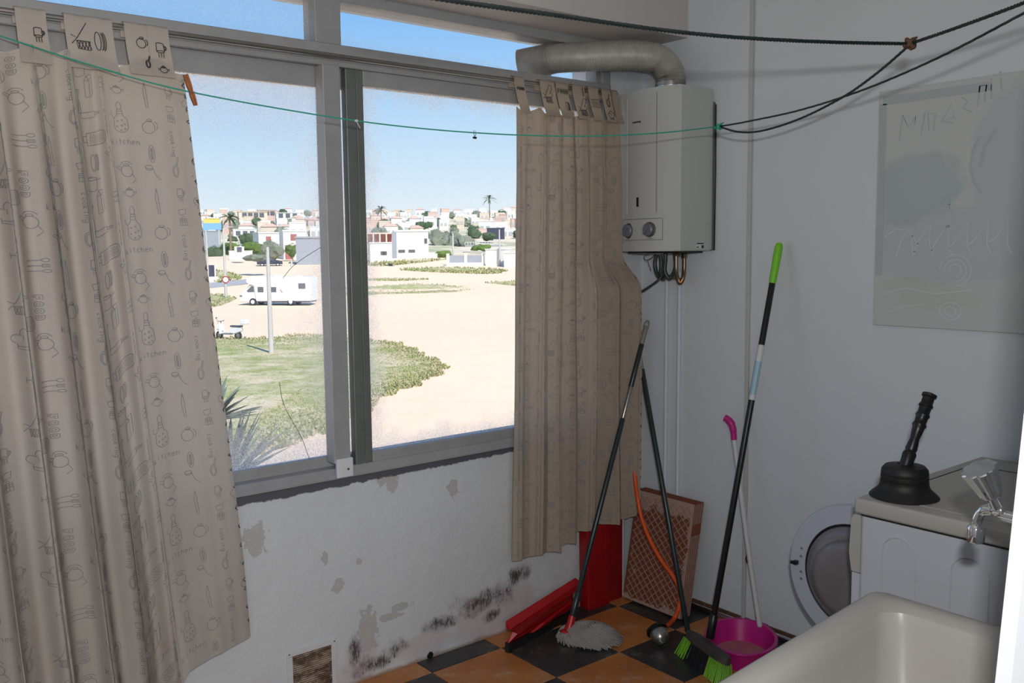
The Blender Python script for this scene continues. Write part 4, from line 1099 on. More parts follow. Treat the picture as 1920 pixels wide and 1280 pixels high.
# ---------------------------------------------------------------- stack of terracotta tiles
ty0, ty1, tzH = -.385, -.062, .468
nT = 5
lean = math.atan2(.088, tzH)
def tile_frame(i):
    # layer i counted from the room side; origin bottom edge
    x0 = -.178 + i * .0118
    return x0
for i in range(nT):
    rootloc = (tile_frame(i), ty0, 0)
    lab = ['front terracotta tile of the leaning stack with mortar lattice on its face', 'second terracotta tile of the leaning stack, just behind the lattice face', 'middle terracotta tile of the stack leaning on the right wall', 'fourth terracotta tile of the leaning stack, one before the wall', 'rearmost terracotta tile of the leaning stack, nearest the wall'][i]
    tr = thing('terracotta_tile', lab, 'tile', rootloc, 'terracotta tiles leaning on the right wall')
    ca, sa = math.cos(lean), math.sin(lean)
    def tp(a, y, h):   # a: depth, y along, h: height in tile frame
        return Vector((tile_frame(i) + a * ca + h * sa, y, h * ca - a * sa + .0075 + .0))
    b = MB()
    s_ = .006 * i * 0
    c8 = [tp(a, y, h) for h in (0, tzH) for a, y in ((0, ty0), (.0085, ty0), (.0085, ty1), (0, ty1))]
    b.ring_loft([c8[:4], c8[4:]])
    bmesh.ops.bevel(b.bm, geom=list(b.bm.edges), offset=.0012, segments=1, affect='EDGES')
    part('slab', b, M['terracotta'], tr)
    b = MB()
    for yy in (ty0 - .0006,):
        c8 = [tp(a, y, h) for h in (.002, tzH * .72, tzH * .82, tzH - .002) for a, y in ((.0008, yy), (.0078, yy), (.0078, ty0 + .0006), (.0008, ty0 + .0006))]
        b.ring_loft([c8[:4], c8[4:8]]); b.ring_loft([c8[8:12], c8[12:]])
    part('mortar_edge', b, M['mortar'], tr)
    if i == 0:
        # diamond lattice of ribs plus mortar smear along top and borders
        b = MB()
        Wt, Ht = ty1 - ty0, tzH
        stp = .0275
        def clip(p, q):
            # clip segment to rectangle 0..Wt x 0..Ht
            x0, y0_, x1, y1_ = *p, *q; t0, t1 = 0, 1
            for pp, qq in ((-(x1 - x0), x0 - .012), (x1 - x0, Wt - .012 - x0), (-(y1_ - y0_), y0_ - .012), (y1_ - y0_, Ht - .02 - y0_)):
                if abs(pp) < 1e-9:
                    if qq < 0: return None
                else:
                    r_ = qq / pp
                    if pp < 0: t0 = max(t0, r_)
                    else: t1 = min(t1, r_)
            if t0 >= t1: return None
            return (x0 + (x1 - x0) * t0, y0_ + (y1_ - y0_) * t0), (x0 + (x1 - x0) * t1, y0_ + (y1_ - y0_) * t1)
        for k in range(-16, 30):
            for sg in (1, -1):
                c0 = k * stp * 1.25
                p = (0, c0) ; q = (Wt, c0 + sg * Wt * .95)
                r_ = clip(p, q)
                if r_:
                    (a0, h0_), (a1, h1_) = r_
                    b.tube([tp(-.0008, ty0 + a0, h0_), tp(-.0008, ty0 + a1, h1_)], .0024, 5)
        part('lattice_ribs', b, M['mortar'], tr)['kind'] = 'stuff'
        gm = NG('mortar_smear')
        gm.base(gm.mix(gm.noise(30, 4), (.44, .31, .26), (.33, .21, .17)), .9)
        nzm = gm.noise(16, 5, .7)
        sp_ = gm.n('ShaderNodeSeparateXYZ'); gm.l(gm.obj(), sp_.inputs[0])
        top_ = gm.ramp(sp_.outputs['Z'], .36, .47); bot_ = gm.ramp(sp_.outputs['Z'], .05, -.01); rgt_ = gm.ramp(sp_.outputs['Y'], .045, -.01); lft_ = gm.ramp(sp_.outputs['Y'], .325, .35)
        msk = gm.math('MAXIMUM', gm.math('MAXIMUM', top_, bot_), gm.math('MAXIMUM', rgt_, lft_))
        al = gm.ramp(gm.math('ADD', gm.math('MULTIPLY', msk, .42), nzm), .62, .70)
        gm.l(al, gm.b.inputs['Alpha'])
        M['smear'] = gm.m
        b = MB(); b.quad(tp(-.0014, ty0 + .002, .002), tp(-.0014, ty1 - .002, .002), tp(-.0014, ty1 - .002, tzH - .002), tp(-.0014, ty0 + .002, tzH - .002))
        part('mortar_smear', b, M['smear'], tr)

# gas regulator with orange hose
rg = Vector((-0.41,-0.479,0.04))
gr_ = thing('gas_regulator', 'silver domed gas regulator with black ring and orange hose on floor', 'regulator', (rg.x, rg.y, 0))
axr = Vector((-.30, -.80, -.50)).normalized()
rg = rg - axr * .015
b = MB(); b.lathe(rg, axr, [(.0, -.014), (.040, -.014), (.042, -.004), (.034, .0)], 28); part('black_ring', b, M['black'], gr_, 40)
b = MB(); b.lathe(rg, axr, [(.031, -.004), (.034, .004), (.034, .022), (.030, .038), (.019, .050), (.010, .054), (.008, .056)], 28); part('dome', b, M['steel'], gr_, 40)
b = MB(); b.lathe(rg, axr, [(.0075, .048), (.0075, .058), (.004, .060), (.004, .068), (0, .068)], 12); part('nozzle', b, M['black'], gr_, 40)
b = MB(); hs = rg + Vector((.024, -.012, .010)); b.tube([rg, hs + Vector((.006, -.004, 0))], .0085, 10); part('hose_tail', b, M['brass'], gr_, 40)
b = MB(); b.tube(smoothpath([hs, (-0.253,-0.411,0.035), (-0.225,-0.416,0.077), (-0.21,-0.411,0.138), (-0.2,-0.363,0.188), (-0.195,-0.296,0.235), (-0.19,-0.227,0.307), (-0.18,-0.172,0.383), (-0.17,-0.139,0.465), (-0.15,-0.104,0.547), (-.13, -.045, .8), (-.12, -.04, 1.1)], 8), .0088, 12); part('orange_hose', b, M['orange'], gr_, True)

# ---------------------------------------------------------------- washing machine
wm = thing('washing_machine', 'white front loading washing machine with its round door open', 'washing machine', (-.385, -1.76, 0))
WX0, WX1, WY0, WY1, WZ = -.752, -.020, -2.10, -1.466, .84
M['wm_side'] = plain('washer_side_enamel', (.50, .53, .58), .4, 0, .04, 2)
M['wm_top'] = plain('washer_top_plastic', (.42, .41, .38), .45, 0, .05, 3)
b = MB(); b.box((WX0 + .004, WY0 + .01, .012), (WX1, WY1 - .018, WZ - .045), .006); part('body', b, M['wm_side'], wm)
b = MB(); b.box((WX0 - .004, WY0, WZ - .042), (WX1, WY1, WZ), .008, 3); part('top_panel', b, M['wm_top'], wm, 40)
part('inset_lid', MB().box((WX0 + .05, WY0 + .02, WZ), (WX1 - .16, WY1 - .045, WZ + .002), .001), M['wm_top'], wm)
b = MB()
for p, q in (((WX1 - .15, WY0 + .02), (WX1 - .15, WY1 - .04)), ((WX1 - .15, WY1 - .04), (WX0 + .28, WY1 - .04)), ((WX1-.15, WY0 + .02), (WX1-.15, WY0 + .02))):
    if p != q: b.tube([(p[0], p[1], WZ + .0008), (q[0], q[1], WZ + .0008)], .0012, 5)
part('lid_seam', b, M['ink'], wm)
# front fascia (faces the window): control panel bulging out at the top, plain lower front
def frontpoly(zs): return [Vector((WX0 - .001, y, z)) for y, z in zs]
b = MB(); b.prism(frontpoly([(WY1 - .02, WZ - .20), (WY1 + .004, WZ - .20), (WY1 + .012, WZ - .15), (WY1 + .008, WZ - .06), (WY1 + .0, WZ - .045), (WY1 - .02, WZ - .045)]), (WX1 - WX0, 0, 0)); part('control_panel', b, M['wm_top'], wm)
b = MB(); b.prism(frontpoly([(WY1 - .02, .02), (WY1 + .002, .02), (WY1 + .002, WZ - .203), (WY1 - .02, WZ - .203)]), (WX1 - WX0, 0, 0)); part('front_panel', b, M['wm_side'], wm)
b = MB()
for (yc, ztop) in (((-1.589), (0.759)), ((-1.768), (0.753))):
    pts = [(WX0 + .003, yc + .045, .08)] + [(WX0 + .003, yc + .045 * math.cos(a * PI / 14), ztop - .045 + .045 * math.sin(a * PI / 14)) for a in range(15)] + [(WX0 + .003, yc - .045, .08)]
    b.tube(pts, .0022, 6)
part('embossed_arches', b, M['wm_side'], wm, True)
b = MB(); b.box((WX0 + .001, WY0 + .012, WZ - .0455), (WX1, WY1 - .019, WZ - .0415)); part('seam_shade_strip', b, M['slot_dark'], wm)  # dark strip added below the top panel for the shade in the seam
for fx in (WX0 + .06, WX1 - .06):
    for fy in (WY0 + .06, WY1 - .06):
        b = MB(); b.lathe((fx, fy, 0), (0, 0, 1), [(.02, 0), (.02, .015)], 12, True); part('foot', b, M['black_rubber'], wm)
# open door
dxp = -.345; dc = Vector((dxp, -1.232, .457)); Rd = .232
M['wm_door'] = plain('washer_door_plastic', (.47, .51, .57), .4, 0, .04, 3)
b = MB(); b.lathe(dc, (-1, 0, 0), [(Rd * .71, -.030), (Rd * .97, -.030), (Rd, -.022), (Rd, -.004), (Rd * .985, .002), (Rd * .74, .003), (Rd * .715, -.004), (Rd * .71, -.03)], 72); door = part('door', b, M['wm_door'], wm, 30)
M['door_glass'] = plain('grey_door_glass', (.25, .24, .245), .16, 0, .25, 6)
b = MB(); b.lathe(dc, (-1, 0, 0), [(Rd * .715, -.006), (Rd * .69, .012), (Rd * .60, .022), (Rd * .54, .024), (Rd * .53, .040), (Rd * .50, .052), (Rd * .40, .056), (0, .060)], 64); part('glass_bowl', b, M['door_glass'], door, 60)
b = MB(); b.lathe(dc, (-1, 0, 0), [(Rd * .745, .0), (Rd * .735, .006), (Rd * .715, .006), (Rd * .70, 0)], 64); part('door_gasket', b, M['black_rubber'], door, 60)
b = MB(); lp = dc + Vector((-.003, Rd * .87, -.0)); b.box(lp + Vector((-.016, -.006, -.007)), lp + Vector((0, .008, .007)), .002); b.box(lp + Vector((-.018, .006, -.005)), lp + Vector((-.010, .016, .005)), .001); part('latch_hook', b, M['black'], door)
for a_, r_ in ((112, .86), (15, .83), (7, .815), (-9, .815), (-16, .83), (104, .85)):
    q = dc + Vector((-.003, Rd * r_ * math.cos(math.radians(a_)), Rd * r_ * math.sin(math.radians(a_))))
    b = MB(); b.lathe(q, (-1, 0, 0), [(.0052, 0), (.0045, .002), (0, .0015)], 10); part('screw', b, M['chrome_dull'], door)

# plunger
pl0 = Vector((-.651, -1.548, WZ + .001))
pg = thing('plunger', 'black rubber plunger with ribbed handle on the washing machine corner', 'plunger', pl0)
b = MB(); b.lathe(pl0, (0, 0, 1), [(.080, .004), (.085, .0), (.0875, .002), (.080, .010), (.068, .020), (.0615, .030), (.060, .040), (.0605, .044), (.058, .046), (.0595, .050), (.0595, .058), (.0575, .060), (.059, .064), (.0575, .074), (.050, .083), (.035, .086), (.018, .088)], 48); part('rubber_cup', b, M['black_rubber'], pg, 35)
hd0 = pl0 + Vector((-.001, -.001, .080)); hd1 = Vector((-0.557,-1.562,1.108))
d = (hd1 - hd0); Lh = d.length
prof = [(.0175, 0), (.0175, .02), (.019, .045), (.0165, .052), (.0145, .056), (.0165, .062), (.0125, .10), (.0155, .125), (.0165, .14), (.0195, .145), (.0195, .150), (.0165, .155), (.0165, .175), (.0195, .180), (.0195, .185), (.0165, .19), (.0165, .21), (.0195, .214), (.0195, .219), (.0165, .224), (.0165, .245), (.0205, .249), (.0205, .258), (.012, .262), (0, .263)]
kz = Lh / .262
b = MB(); b.lathe(hd0, d, [(r_ * .93, h * kz) for r_, h in prof], 24); part('handle', b, M['black'], pg, 35)

# ---------------------------------------------------------------- stone laundry sink and tap
SZ = .76
sk = thing('laundry_sink', 'deep off-white stoneware laundry sink in the right foreground', 'sink', (-1.6, -2.02, 0))
sx1, sy1 = -1.112, -1.727     # far corner of the rim
sx0, sy0 = -2.02, yw + .004
def skew_sink(rings):
    for ring in rings:
        for p in ring:
            p.y += (p.x - sx1) * .088 * max(0, (p.y - sy0) / (sy1 - sy0))
    return rings
gs = NG('worn_glazed_stoneware')
gs.base(gs.mix(gs.noise(4, 5, .6), (.50, .485, .45), (.43, .41, .375)), .28)
gs.bump(gs.noise(8, 3), .08, .004)
cc = gs.mix(gs.ramp(gs.noise(70, 3, .7), .72, .76), gs.mix(gs.noise(4, 5, .6), (.50, .485, .45), (.43, .41, .375)), (.18, .15, .12)); gs.set(gs.b.inputs['Base Color'], cc)
M['stone'] = gs.m
def rrect(x0, y0, x1, y1, r_, z, n=6):
    out = []
    for cx_, cy_, a0 in ((x1 - r_, y1 - r_, 0), (x0 + r_, y1 - r_, 90), (x0 + r_, y0 + r_, 180), (x1 - r_, y0 + r_, 270)):
        for k in range(n + 1):
            a = math.radians(a0 + 90 * k / n); out.append(Vector((cx_ + r_ * math.cos(a), cy_ + r_ * math.sin(a), z)))
    return out
b = MB()
rim = .062
rings = [rrect(sx0 + .03, sy0, sx1 - .035, sy1 - .03, .03, SZ - .30), rrect(sx0 + .004, sy0, sx1 - .006, sy1 - .006, .03, SZ - .05), rrect(sx0, sy0, sx1, sy1, .028, SZ - .016), rrect(sx0 + .004, sy0 + .002, sx1 - .004, sy1 - .004, .028, SZ - .005), rrect(sx0 + .014, sy0 + .008, sx1 - .014, sy1 - .014, .026, SZ),
         rrect(sx0 + rim * .75, sy0 + rim * .7, sx1 - rim * .75, sy1 - rim * .75, .05, SZ - .002), rrect(sx0 + rim, sy0 + rim, sx1 - rim, sy1 - rim, .055, SZ - .012), rrect(sx0 + rim + .006, sy0 + rim + .006, sx1 - rim - .006, sy1 - rim - .006, .06, SZ - .04), rrect(sx0 + rim + .030, sy0 + rim + .02, sx1 - rim - .030, sy1 - rim - .02, .07, SZ - .24), rrect(sx0 + rim + .05, sy0 + rim + .04, sx1 - rim - .05, sy1 - rim - .04, .07, SZ - .265), rrect(sx0 + .3, sy0 + .2, sx1 - .3, sy1 - .2, .04, SZ - .27)]
b.ring_loft(skew_sink(rings)); part('basin', b, M['stone'], sk, 45)
for lx in (sx0 + .10, sx1 - .16):
    b = MB(); b.box((lx, sy0 + .06, 0), (lx + .07, sy1 - .14, SZ - .297), .006); part('pedestal', b, M['stone'], sk)
b = MB(); b.lathe(((sx0 + sx1) / 2, (sy0 + sy1) / 2, SZ - .2695), (0, 0, 1), [(.03, 0), (.03, .003), (.02, .002), (0, .001)], 24); part('drain', b, M['chrome'], sk, 40)

tx = -1.30
tap = thing('tap', 'chrome wall tap with flared faceted handle over the laundry sink', 'tap', (tx, yw + .02, 1.06))
P = lambda p: Vector(p)
w0 = P((-1.3,-2.087,1.03)); w1 = P((-1.3,-2.064,1.038)); s0 = P((-1.3,-2.048,1.037)); s1 = P((-1.3,-2.03,1.029)); s2 = P((-1.3,-2.022,1.012)); s3 = P((-1.3,-2.021,0.998))
wall_pt = Vector((tx, yw, w0.z))
b = MB(); b.tube([wall_pt, wall_pt + Vector((0, .01, 0))], .028, 20); part('wall_flange', b, M['chrome'], tap, 40)
b = MB(); b.tube(smoothpath([wall_pt, w0, w1, s0, s1, s2, s3], 6), [.0105] * 12 + [.012] * 6 + [.0105] * 6 + [.0085] * 12 + [.0085], 16); part('spout', b, M['chrome'], tap, 60)
b = MB(); b.lathe(s3 + Vector((0, 0, -.026)), (0, 0, 1), [(.0, 0), (.013, 0), (.0145, .003), (.0145, .026), (.012, .031), (.0085, .034)], 16); part('aerator', b, M['chrome'], tap, 30)
st0 = P((-1.3,-2.057,1.042)); st1 = P((-1.31,-2.048,1.068)); tipc = P((-1.33,-2.035,1.112))
b = MB(); b.tube([st0, st1], [.012, .011], 16); part('valve_stem', b, M['chrome'], tap, 40)
dd = (tipc - st1).normalized(); Lk = (tipc - st1).length
b = MB()
u_ = dd.cross(Vector((0, 0, 1))).normalized(); v_ = dd.cross(u_)
rings = []
for h, r_ in ((-.004, .017), (.0, .020), (Lk * .55, .026), (Lk, .032), (Lk + .002, .030)):
    ring = []
    for k in range(32):
        a = 2 * PI * k / 32; rad = r_ * (1 - .14 * (math.cos(4 * a) ** 2) ** 3 )
        ring.append(st1 + dd * h + (u_ * math.cos(a) + v_ * math.sin(a)) * rad)
    rings.append(ring)
b.ring_loft(rings); part('handle', b, M['chrome'], tap, 22)

PROF = [(0, -3.7), (85, -3.7), (110, -3.3), (160, -0.3), (250, 4.0), (400, 12), (520, 21), (640, 23), (900, 12)]
def ter(x, y):
    D = math.hypot(x, y)
    for (a, za), (c, zc_) in zip(PROF, PROF[1:]):
        if D <= c: return za + (zc_ - za) * (D - a) / (c - a)
    return PROF[-1][1]
g = NG('sandy_ground')
gn = g.noise(.05, 6, .6); g2 = g.noise(.8, 5, .6)
c = g.mix(gn, (.86, .66, .475), (.78, .585, .41))
c = g.mix(g.math('MULTIPLY', g.ramp(g2, .5, .75), .25), c, (.55, .42, .28))
geo = g.n('ShaderNodeNewGeometry'); ln = g.n('ShaderNodeVectorMath', operation='LENGTH'); g.l(geo.outputs['Position'], ln.inputs[0])
far = g.ramp(ln.outputs['Value'], 165, 200)
scrub = g.mix(g.ramp(g.noise(.06, 6, .7), .42, .58), (.38, .40, .24), (.70, .60, .46))
c = g.mix(far, c, scrub)
g.base(c, .95, 0, .1)
M['sand'] = g.m
bm = bmesh.new(); rows = []
Ds = [4, 10, 20, 35, 50, 70, 85, 95, 105, 115, 130, 145, 160, 180, 205, 230, 260, 300, 350, 400, 460, 520, 580, 640, 760, 900]
for D in Ds:
    row = []
    for k in range(73):
        a = math.radians(-30 + 240 * k / 72); x, y = D * math.cos(a), D * math.sin(a)
        z = ter(x, y) + (noise.noise(Vector((x * .01, y * .01, 0))) * 2.2 if D > 200 else 0)
        row.append(bm.verts.new((x, y, z)))
    rows.append(row)
for r0_, r1_ in zip(rows, rows[1:]):
    for i in range(72): bm.faces.new((r0_[i], r0_[i + 1], r1_[i + 1], r1_[i]))
me = bpy.data.meshes.new('ground'); bm.to_mesh(me); bm.free()
struct(link('ground', me, M['sand'], None, 80))
M['render_white'] = plain('white_render', (.80, .78, .74), .8, 0, .05, .5)
M['render_cream'] = plain('cream_render', (.74, .62, .50), .8, 0, .08, .5)
M['render_pink'] = plain('pink_render', (.70, .50, .42), .8, 0, .08, .5)
M['render_grey_and_shade'] = plain('grey_and_shaded_render', (.34, .37, .42), .8, 0, .08, .5)  # plain grey, also used to paint shade onto two distant walls
M['render_yellow'] = plain('yellow_render', (.80, .62, .15), .8, 0, .08, .5)
M['roof_tile'] = plain('terracotta_roof', (.72, .50, .40), .9, 0, .2, .8)
M['pane_dark'] = plain('dark_window', (.12, .13, .15), .2)
M['pane_far'] = plain('haze_lightened_window', (.48, .47, .48), .4)  # window colour lightened to put distance haze into it
M['shutter_red'] = plain('red_shutter', (.40, .14, .12), .6)
M['blue_board'] = plain('blue_board', (.20, .42, .78), .6)
M['asphalt'] = plain('asphalt', (.42, .40, .40), .9, 0, .1, .4)
M['car_white'] = plain('white_paintwork', (.80, .81, .82), .25, 0, .02)
M['car_dark'] = plain('dark_paintwork', (.05, .055, .09), .25, 0, .05)
M['tyre'] = plain('tyre', (.03, .03, .03), .8)
M['concrete_pole'] = plain('concrete_pole', (.58, .56, .53), .8, 0, .1, 2)
M['trunk'] = plain('trunk', (.25, .18, .12), .9)
def leafmat(name, a, b2):
    g = NG(name); g.base(g.mix(g.noise(.9, 4, .7), a, b2), .8, 0, .1); return g.m
M['leaf_green'] = leafmat('bright_foliage', (.16, .24, .05), (.06, .11, .03))
M['leaf_grey'] = leafmat('olive_foliage', (.26, .28, .22), (.14, .17, .12))
M['leaf_dark'] = leafmat('dark_foliage', (.10, .15, .07), (.05, .08, .05))
M['grass'] = leafmat('grass_cover', (.33, .37, .11), (.20, .25, .08))
M['grass_dry'] = leafmat('dry_grass', (.58, .48, .30), (.40, .38, .20))

# flat grass areas on the sand: irregular ground cover plus tufts, one countless object each
def grass(poly, label, tufts, hgt, dry=.25, seed=1):
    rnd = random.Random(seed)
    P2 = [Vector((p[0], p[1])) for p in poly]
    cen = sum(P2, Vector((0, 0))) / len(P2)
    dense = []
    n = len(P2)
    for i in range(n):
        a, c, e, f = P2[(i - 1) % n], P2[i], P2[(i + 1) % n], P2[(i + 2) % n]
        for k in range(12):
            t = k / 12
            p = .5 * ((2 * c) + (e - a) * t + (2 * a - 5 * c + 4 * e - f) * t * t + (3 * c - a - 3 * e + f) * t ** 3)
            d = (p - cen); p = p + d * (noise.noise(Vector((p.x * .7, p.y * .7, seed))) * .10 + noise.noise(Vector((p.x * 2.3, p.y * 2.3, seed))) * .05)
            dense.append(p)
    bm = bmesh.new(); N = len(dense)
    rings = []
    for q, h in ((1.0, .01), (.93, .05), (.6, .09), (.3, .10)):
        rings.append([bm.verts.new((cen.x + (p.x - cen.x) * q, cen.y + (p.y - cen.y) * q, ter(p.x, p.y) + h)) for p in dense])
    for r0_, r1_ in zip(rings, rings[1:]):
        for i in range(N):
            bm.faces.new((r0_[i], r0_[(i + 1) % N], r1_[(i + 1) % N], r1_[i])).material_index = 0
    cv = bm.verts.new((cen.x, cen.y, ter(cen.x, cen.y) + .1))
    for i in range(N): bm.faces.new((rings[-1][i], rings[-1][(i + 1) % N], cv))
    for i in range(tufts):
        ki = rnd.randrange(N); p = dense[ki].lerp(dense[(ki + 1) % N], rnd.random()); q = math.sqrt(rnd.uniform(0, 1.10))
        x, y = cen.x + (p.x - cen.x) * q, cen.y + (p.y - cen.y) * q
        z = ter(x, y) + .02; mi = 1 if (rnd.random() < dry or noise.noise(Vector((x * .25, y * .25, 3))) > .25) else 2
        for b_ in range(4):
            a = rnd.uniform(0, 2 * PI); h = hgt * rnd.uniform(.5, 1.3); w_ = hgt * .35
            dx_, dy_ = math.cos(a), math.sin(a)
            f = bm.faces.new([bm.verts.new((x - dy_ * w_, y + dx_ * w_, z)), bm.verts.new((x + dy_ * w_, y - dx_ * w_, z)), bm.verts.new((x + dx_ * h * .6, y + dy_ * h * .6, z + h))])
            f.material_index = mi
    me = bpy.data.meshes.new('grass'); bm.to_mesh(me); bm.free()
    g = bpy.data.materials.get('grass_mat_' + 'ground')
    if not g:
        G = NG('grass_mat_ground'); nz = G.noise(.28, 8, .75)
        cc = G.mix(G.ramp(nz, .38, .52), (.64, .53, .37), G.mix(G.ramp(G.noise(.9, 8, .8), .38, .62), (.27, .31, .09), (.52, .46, .29)))
        cc = G.mix(G.math('MULTIPLY', G.ramp(G.noise(7, 6, .8), .48, .62), .5), cc, (.22, .22, .10))
        G.base(cc, .95, 0, .05); g = G.m
    for m_ in (g, M['grass_dry'], M['grass']): me.materials.append(m_)
    o = bpy.data.objects.new('grass_patch', me); COL.objects.link(o)
    tag(o, label, 'grass', None, 'stuff'); return o
grass([(15.654,52.093,-3.705), (19.786,50.08,-3.727), (23.411,48.813,-3.726), (24.237,42.56,-3.703), (22.786,37.235,-3.718), (20.406,31.388,-3.744), (17.586,28.203,-3.723), (14.872,26.274,-3.718), (12.343,23.871,-3.715), (9.882,21.841,-3.733), (7.67,20.756,-3.735), (6.14,20.357,-3.739), (4.536,20.926,-3.733)], 'large rough patch of green and dry grass on the sand nearest the window', 12000, .10, .5, 1)
grass([(53.077,100.653,-3.117), (57.388,100.108,-2.979), (63.236,99.088,-2.869), (65.698,94.086,-3.043), (64.477,88.289,-3.327), (59.297,86.166,-3.401), (53.253,88.277,-3.421), (48.776,91.486,-3.408)], 'long green grass strip on the sand, middle distance right of the post', 700, .14, .3, 2)
grass([(59.342,110.62,-2.41), (64.087,108.553,-2.36), (68.161,103.934,-2.467), (63.545,104.868,-2.571)], 'thin green grass streak behind the long grass strip', 200, .2, .3, 3)
grass([(74.209,120.47,-1.435), (81.552,119.329,-1.243), (85.716,109.37,-1.577), (80.687,104.934,-1.974), (76.961,109.918,-1.869)], 'grass strip in front of the white fence wall', 500, .3, .4, 4)
grass([(71.488,94.625,-2.82), (76.184,91.58,-2.758), (70.889,85.28,-3.274), (71.2,89.939,-3.058)], 'small grass patch at the edge of the tan curtain', 150, .2, .3, 5)
grass([(49.889,136.001,-1.218), (50.819,131.007,-1.504), (48.678,121.534,-2.08), (44.935,117.417,-2.406), (44.18,120.191,-2.222)], 'bright green verge by the red road sign', 200, .3, .1, 6)
grass([(34.239,100.89,-3.375), (37.792,101.248,-3.344), (36.405,93.954,-3.469), (31.633,85.635,-3.616), (29.488,84.89,-3.642)], 'small grass patch in front of the motorhome nose', 200, .2, .2, 7)
grass([(76.301,134.642,-0.627), (84.281,138.269,-0.219), (93.349,136.323,-0.065), (88.541,132.362,-0.366), (79.163,129.183,-0.829), (74.787,129.6,-0.925)], 'grass fringe at the foot of the white building', 250, .35, .4, 8)
b = MB(); rp = [(33.368,109.108,-3.096), (39.993,110.268,-2.91), (46.458,113.092,-2.575), (51.013,114.813,-2.392), (54.794,119.464,-2.062), (52.356,121.231,-2.025), (46.551,118.63,-2.261), (41.473,116.911,-2.501), (35.448,115.415,-2.683)]
b.bm.faces.new([b.bm.verts.new((p[0], p[1], p[2] + .05)) for p in rp])
struct(obj('trim_2', b, M['asphalt']))
bpy.data.objects['trim_2'].name = 'road'

def frame(x, y, z, az):
    """local frame: +X to the viewer's right, +Y away, at azimuth az"""
    a = az - PI / 2
    return Matrix.Translation((x, y, z)) @ Matrix.Rotation(a, 4, 'Z')
def lpart(name, mb, mat, root, smooth=None):
    return link(name, mb.mesh(name), mat, root, smooth)
def root_at(name, label, cat, fr, group=None):
    o = thing(name, label, cat, (0, 0, 0), group); o.matrix_world = fr; return o
def house(bx, name, label, wall='render_white', roof='flat', yaw=0, depth=.8, wins=(), group=None, wm_='pane_dark', cat='building', parapet=True):
    x, y, z, az, w_, h = bx
    o = root_at(name, label, cat, frame(x, y, z, az) @ Matrix.Rotation(yaw, 4, 'Z'), group)
    d = w_ * depth
    wl = lpart('wall', MB().box((-w_ / 2, 0, -1.5), (w_ / 2, d, h)), M[wall], o)
    if roof == 'flat':
        b = MB(); e = .02 * w_
        b.box((-w_ / 2 - e, -e, h), (w_ / 2 + e, d + e, h + .05 * h + .05)); lpart('roof', b, M[wall], o)
    else:
        b = MB(); e = .05 * w_; rh = .22 * w_
        b.ring_loft([[Vector(p) for p in ((-w_ / 2 - e, -e, h), (w_ / 2 + e, -e, h), (w_ / 2 + e, d + e, h), (-w_ / 2 - e, d + e, h))], [Vector(p) for p in ((-w_ * .2, d * .5 - .05, h + rh), (w_ * .2, d * .5 - .05, h + rh), (w_ * .2, d * .5 + .05, h + rh), (-w_ * .2, d * .5 + .05, h + rh))]])
        lpart('roof', b, M['roof_tile'], o)
    for (u, v, ww, hh) in wins:
        f = MB().box((u * w_ - ww / 2, -.10, v * h - hh / 2), (u * w_ + ww / 2, .04, v * h + hh / 2)); lpart('window', f, M[wm_], o)
    return o
# ---- buildings left of the post
house((84.527,187.677,1.885,1.14,7.631,3.854), 'house', 'white house with red shutters and flat roof behind the green bushes', 'render_white', 'flat', .25, .7, [(-.22, .62, 1.1, 1.5)], None, 'shutter_red')
house((72.946,154.482,0.217,1.121,4.219,5.087), 'house', 'white two storey house with small red window right of the round bushes', 'render_white', 'flat', .2, .9, [(-.05, .80, 1.1, 1.1), (-.28, .2, 1.3, 3.2)], None, 'shutter_red')
house((69.425,138.386,-0.611,1.097,7.399,4.473), 'building', 'large grey shaded building wall just left of the window post', 'render_grey_and_shade', 'flat', 0, .6)  # the shade on this wall is put into its grey colour
house((72.214,193.35,2.03,1.205,3.848,4.134), 'house', 'low dark shed roofed building under the blue billboard', 'render_grey_and_shade', 'flat', 0, .8)
house((98.215,236.774,5.802,1.171,6.106,2.008), 'house', 'long white low building behind the palm at left', 'render_white', 'flat', .1, .5, [(-.3, .5, 1.2, 1.2), (0, .5, 1.2, 1.2), (.3, .5, 1.2, 1.2)])
house((111.839,295.965,11.052,1.204,5.015,1.743), 'building', 'yellow building top above the blue billboard', 'render_yellow', 'flat', 0, .6)
house((167.79,391.912,16.192,1.162,12.431,3.554), 'apartment_block', 'pale cream apartment block, left of two on the hilltop', 'render_cream', 'flat', .1, .5, [(-.3, .6, 2, 2.), (-.1, .6, 2, 2.), (.1, .6, 2, 2.), (.3, .6, 2, 2.)])
house((181.517,407.716,17.86,1.148,8.252,3.483), 'apartment_block', 'pink tinted apartment block, middle of the hilltop row', 'render_pink', 'flat', .1, .5, [(-.3, .6, 2, 2.), (0, .6, 2, 2.), (.3, .6, 2, 2.)])
house((185.835,394.705,16.499,1.127,10.556,3.181), 'apartment_block', 'pale apartment block above the grey house left of the post', 'render_white', 'flat', .1, .5, [(-.3, .6, 2, 2.), (0, .6, 2, 2.), (.3, .6, 2, 2.)])
# billboard
x, y, z, az, w_, h = (68.859,183.926,5.286,1.204,3.662,2.401)
bb2 = root_at('billboard', 'blue billboard on posts at the left edge of the view', 'billboard', frame(x, y, z, az))
lpart('board', MB().box((-w_ / 2, 0, h * .42), (w_ / 2, .3, h)), M['blue_board'], bb2)
for s in (-.35, .35): lpart('post', MB().box((s * w_ - .1, .05, -2), (s * w_ + .1, .25, h * .42)), M['concrete_pole'], bb2)
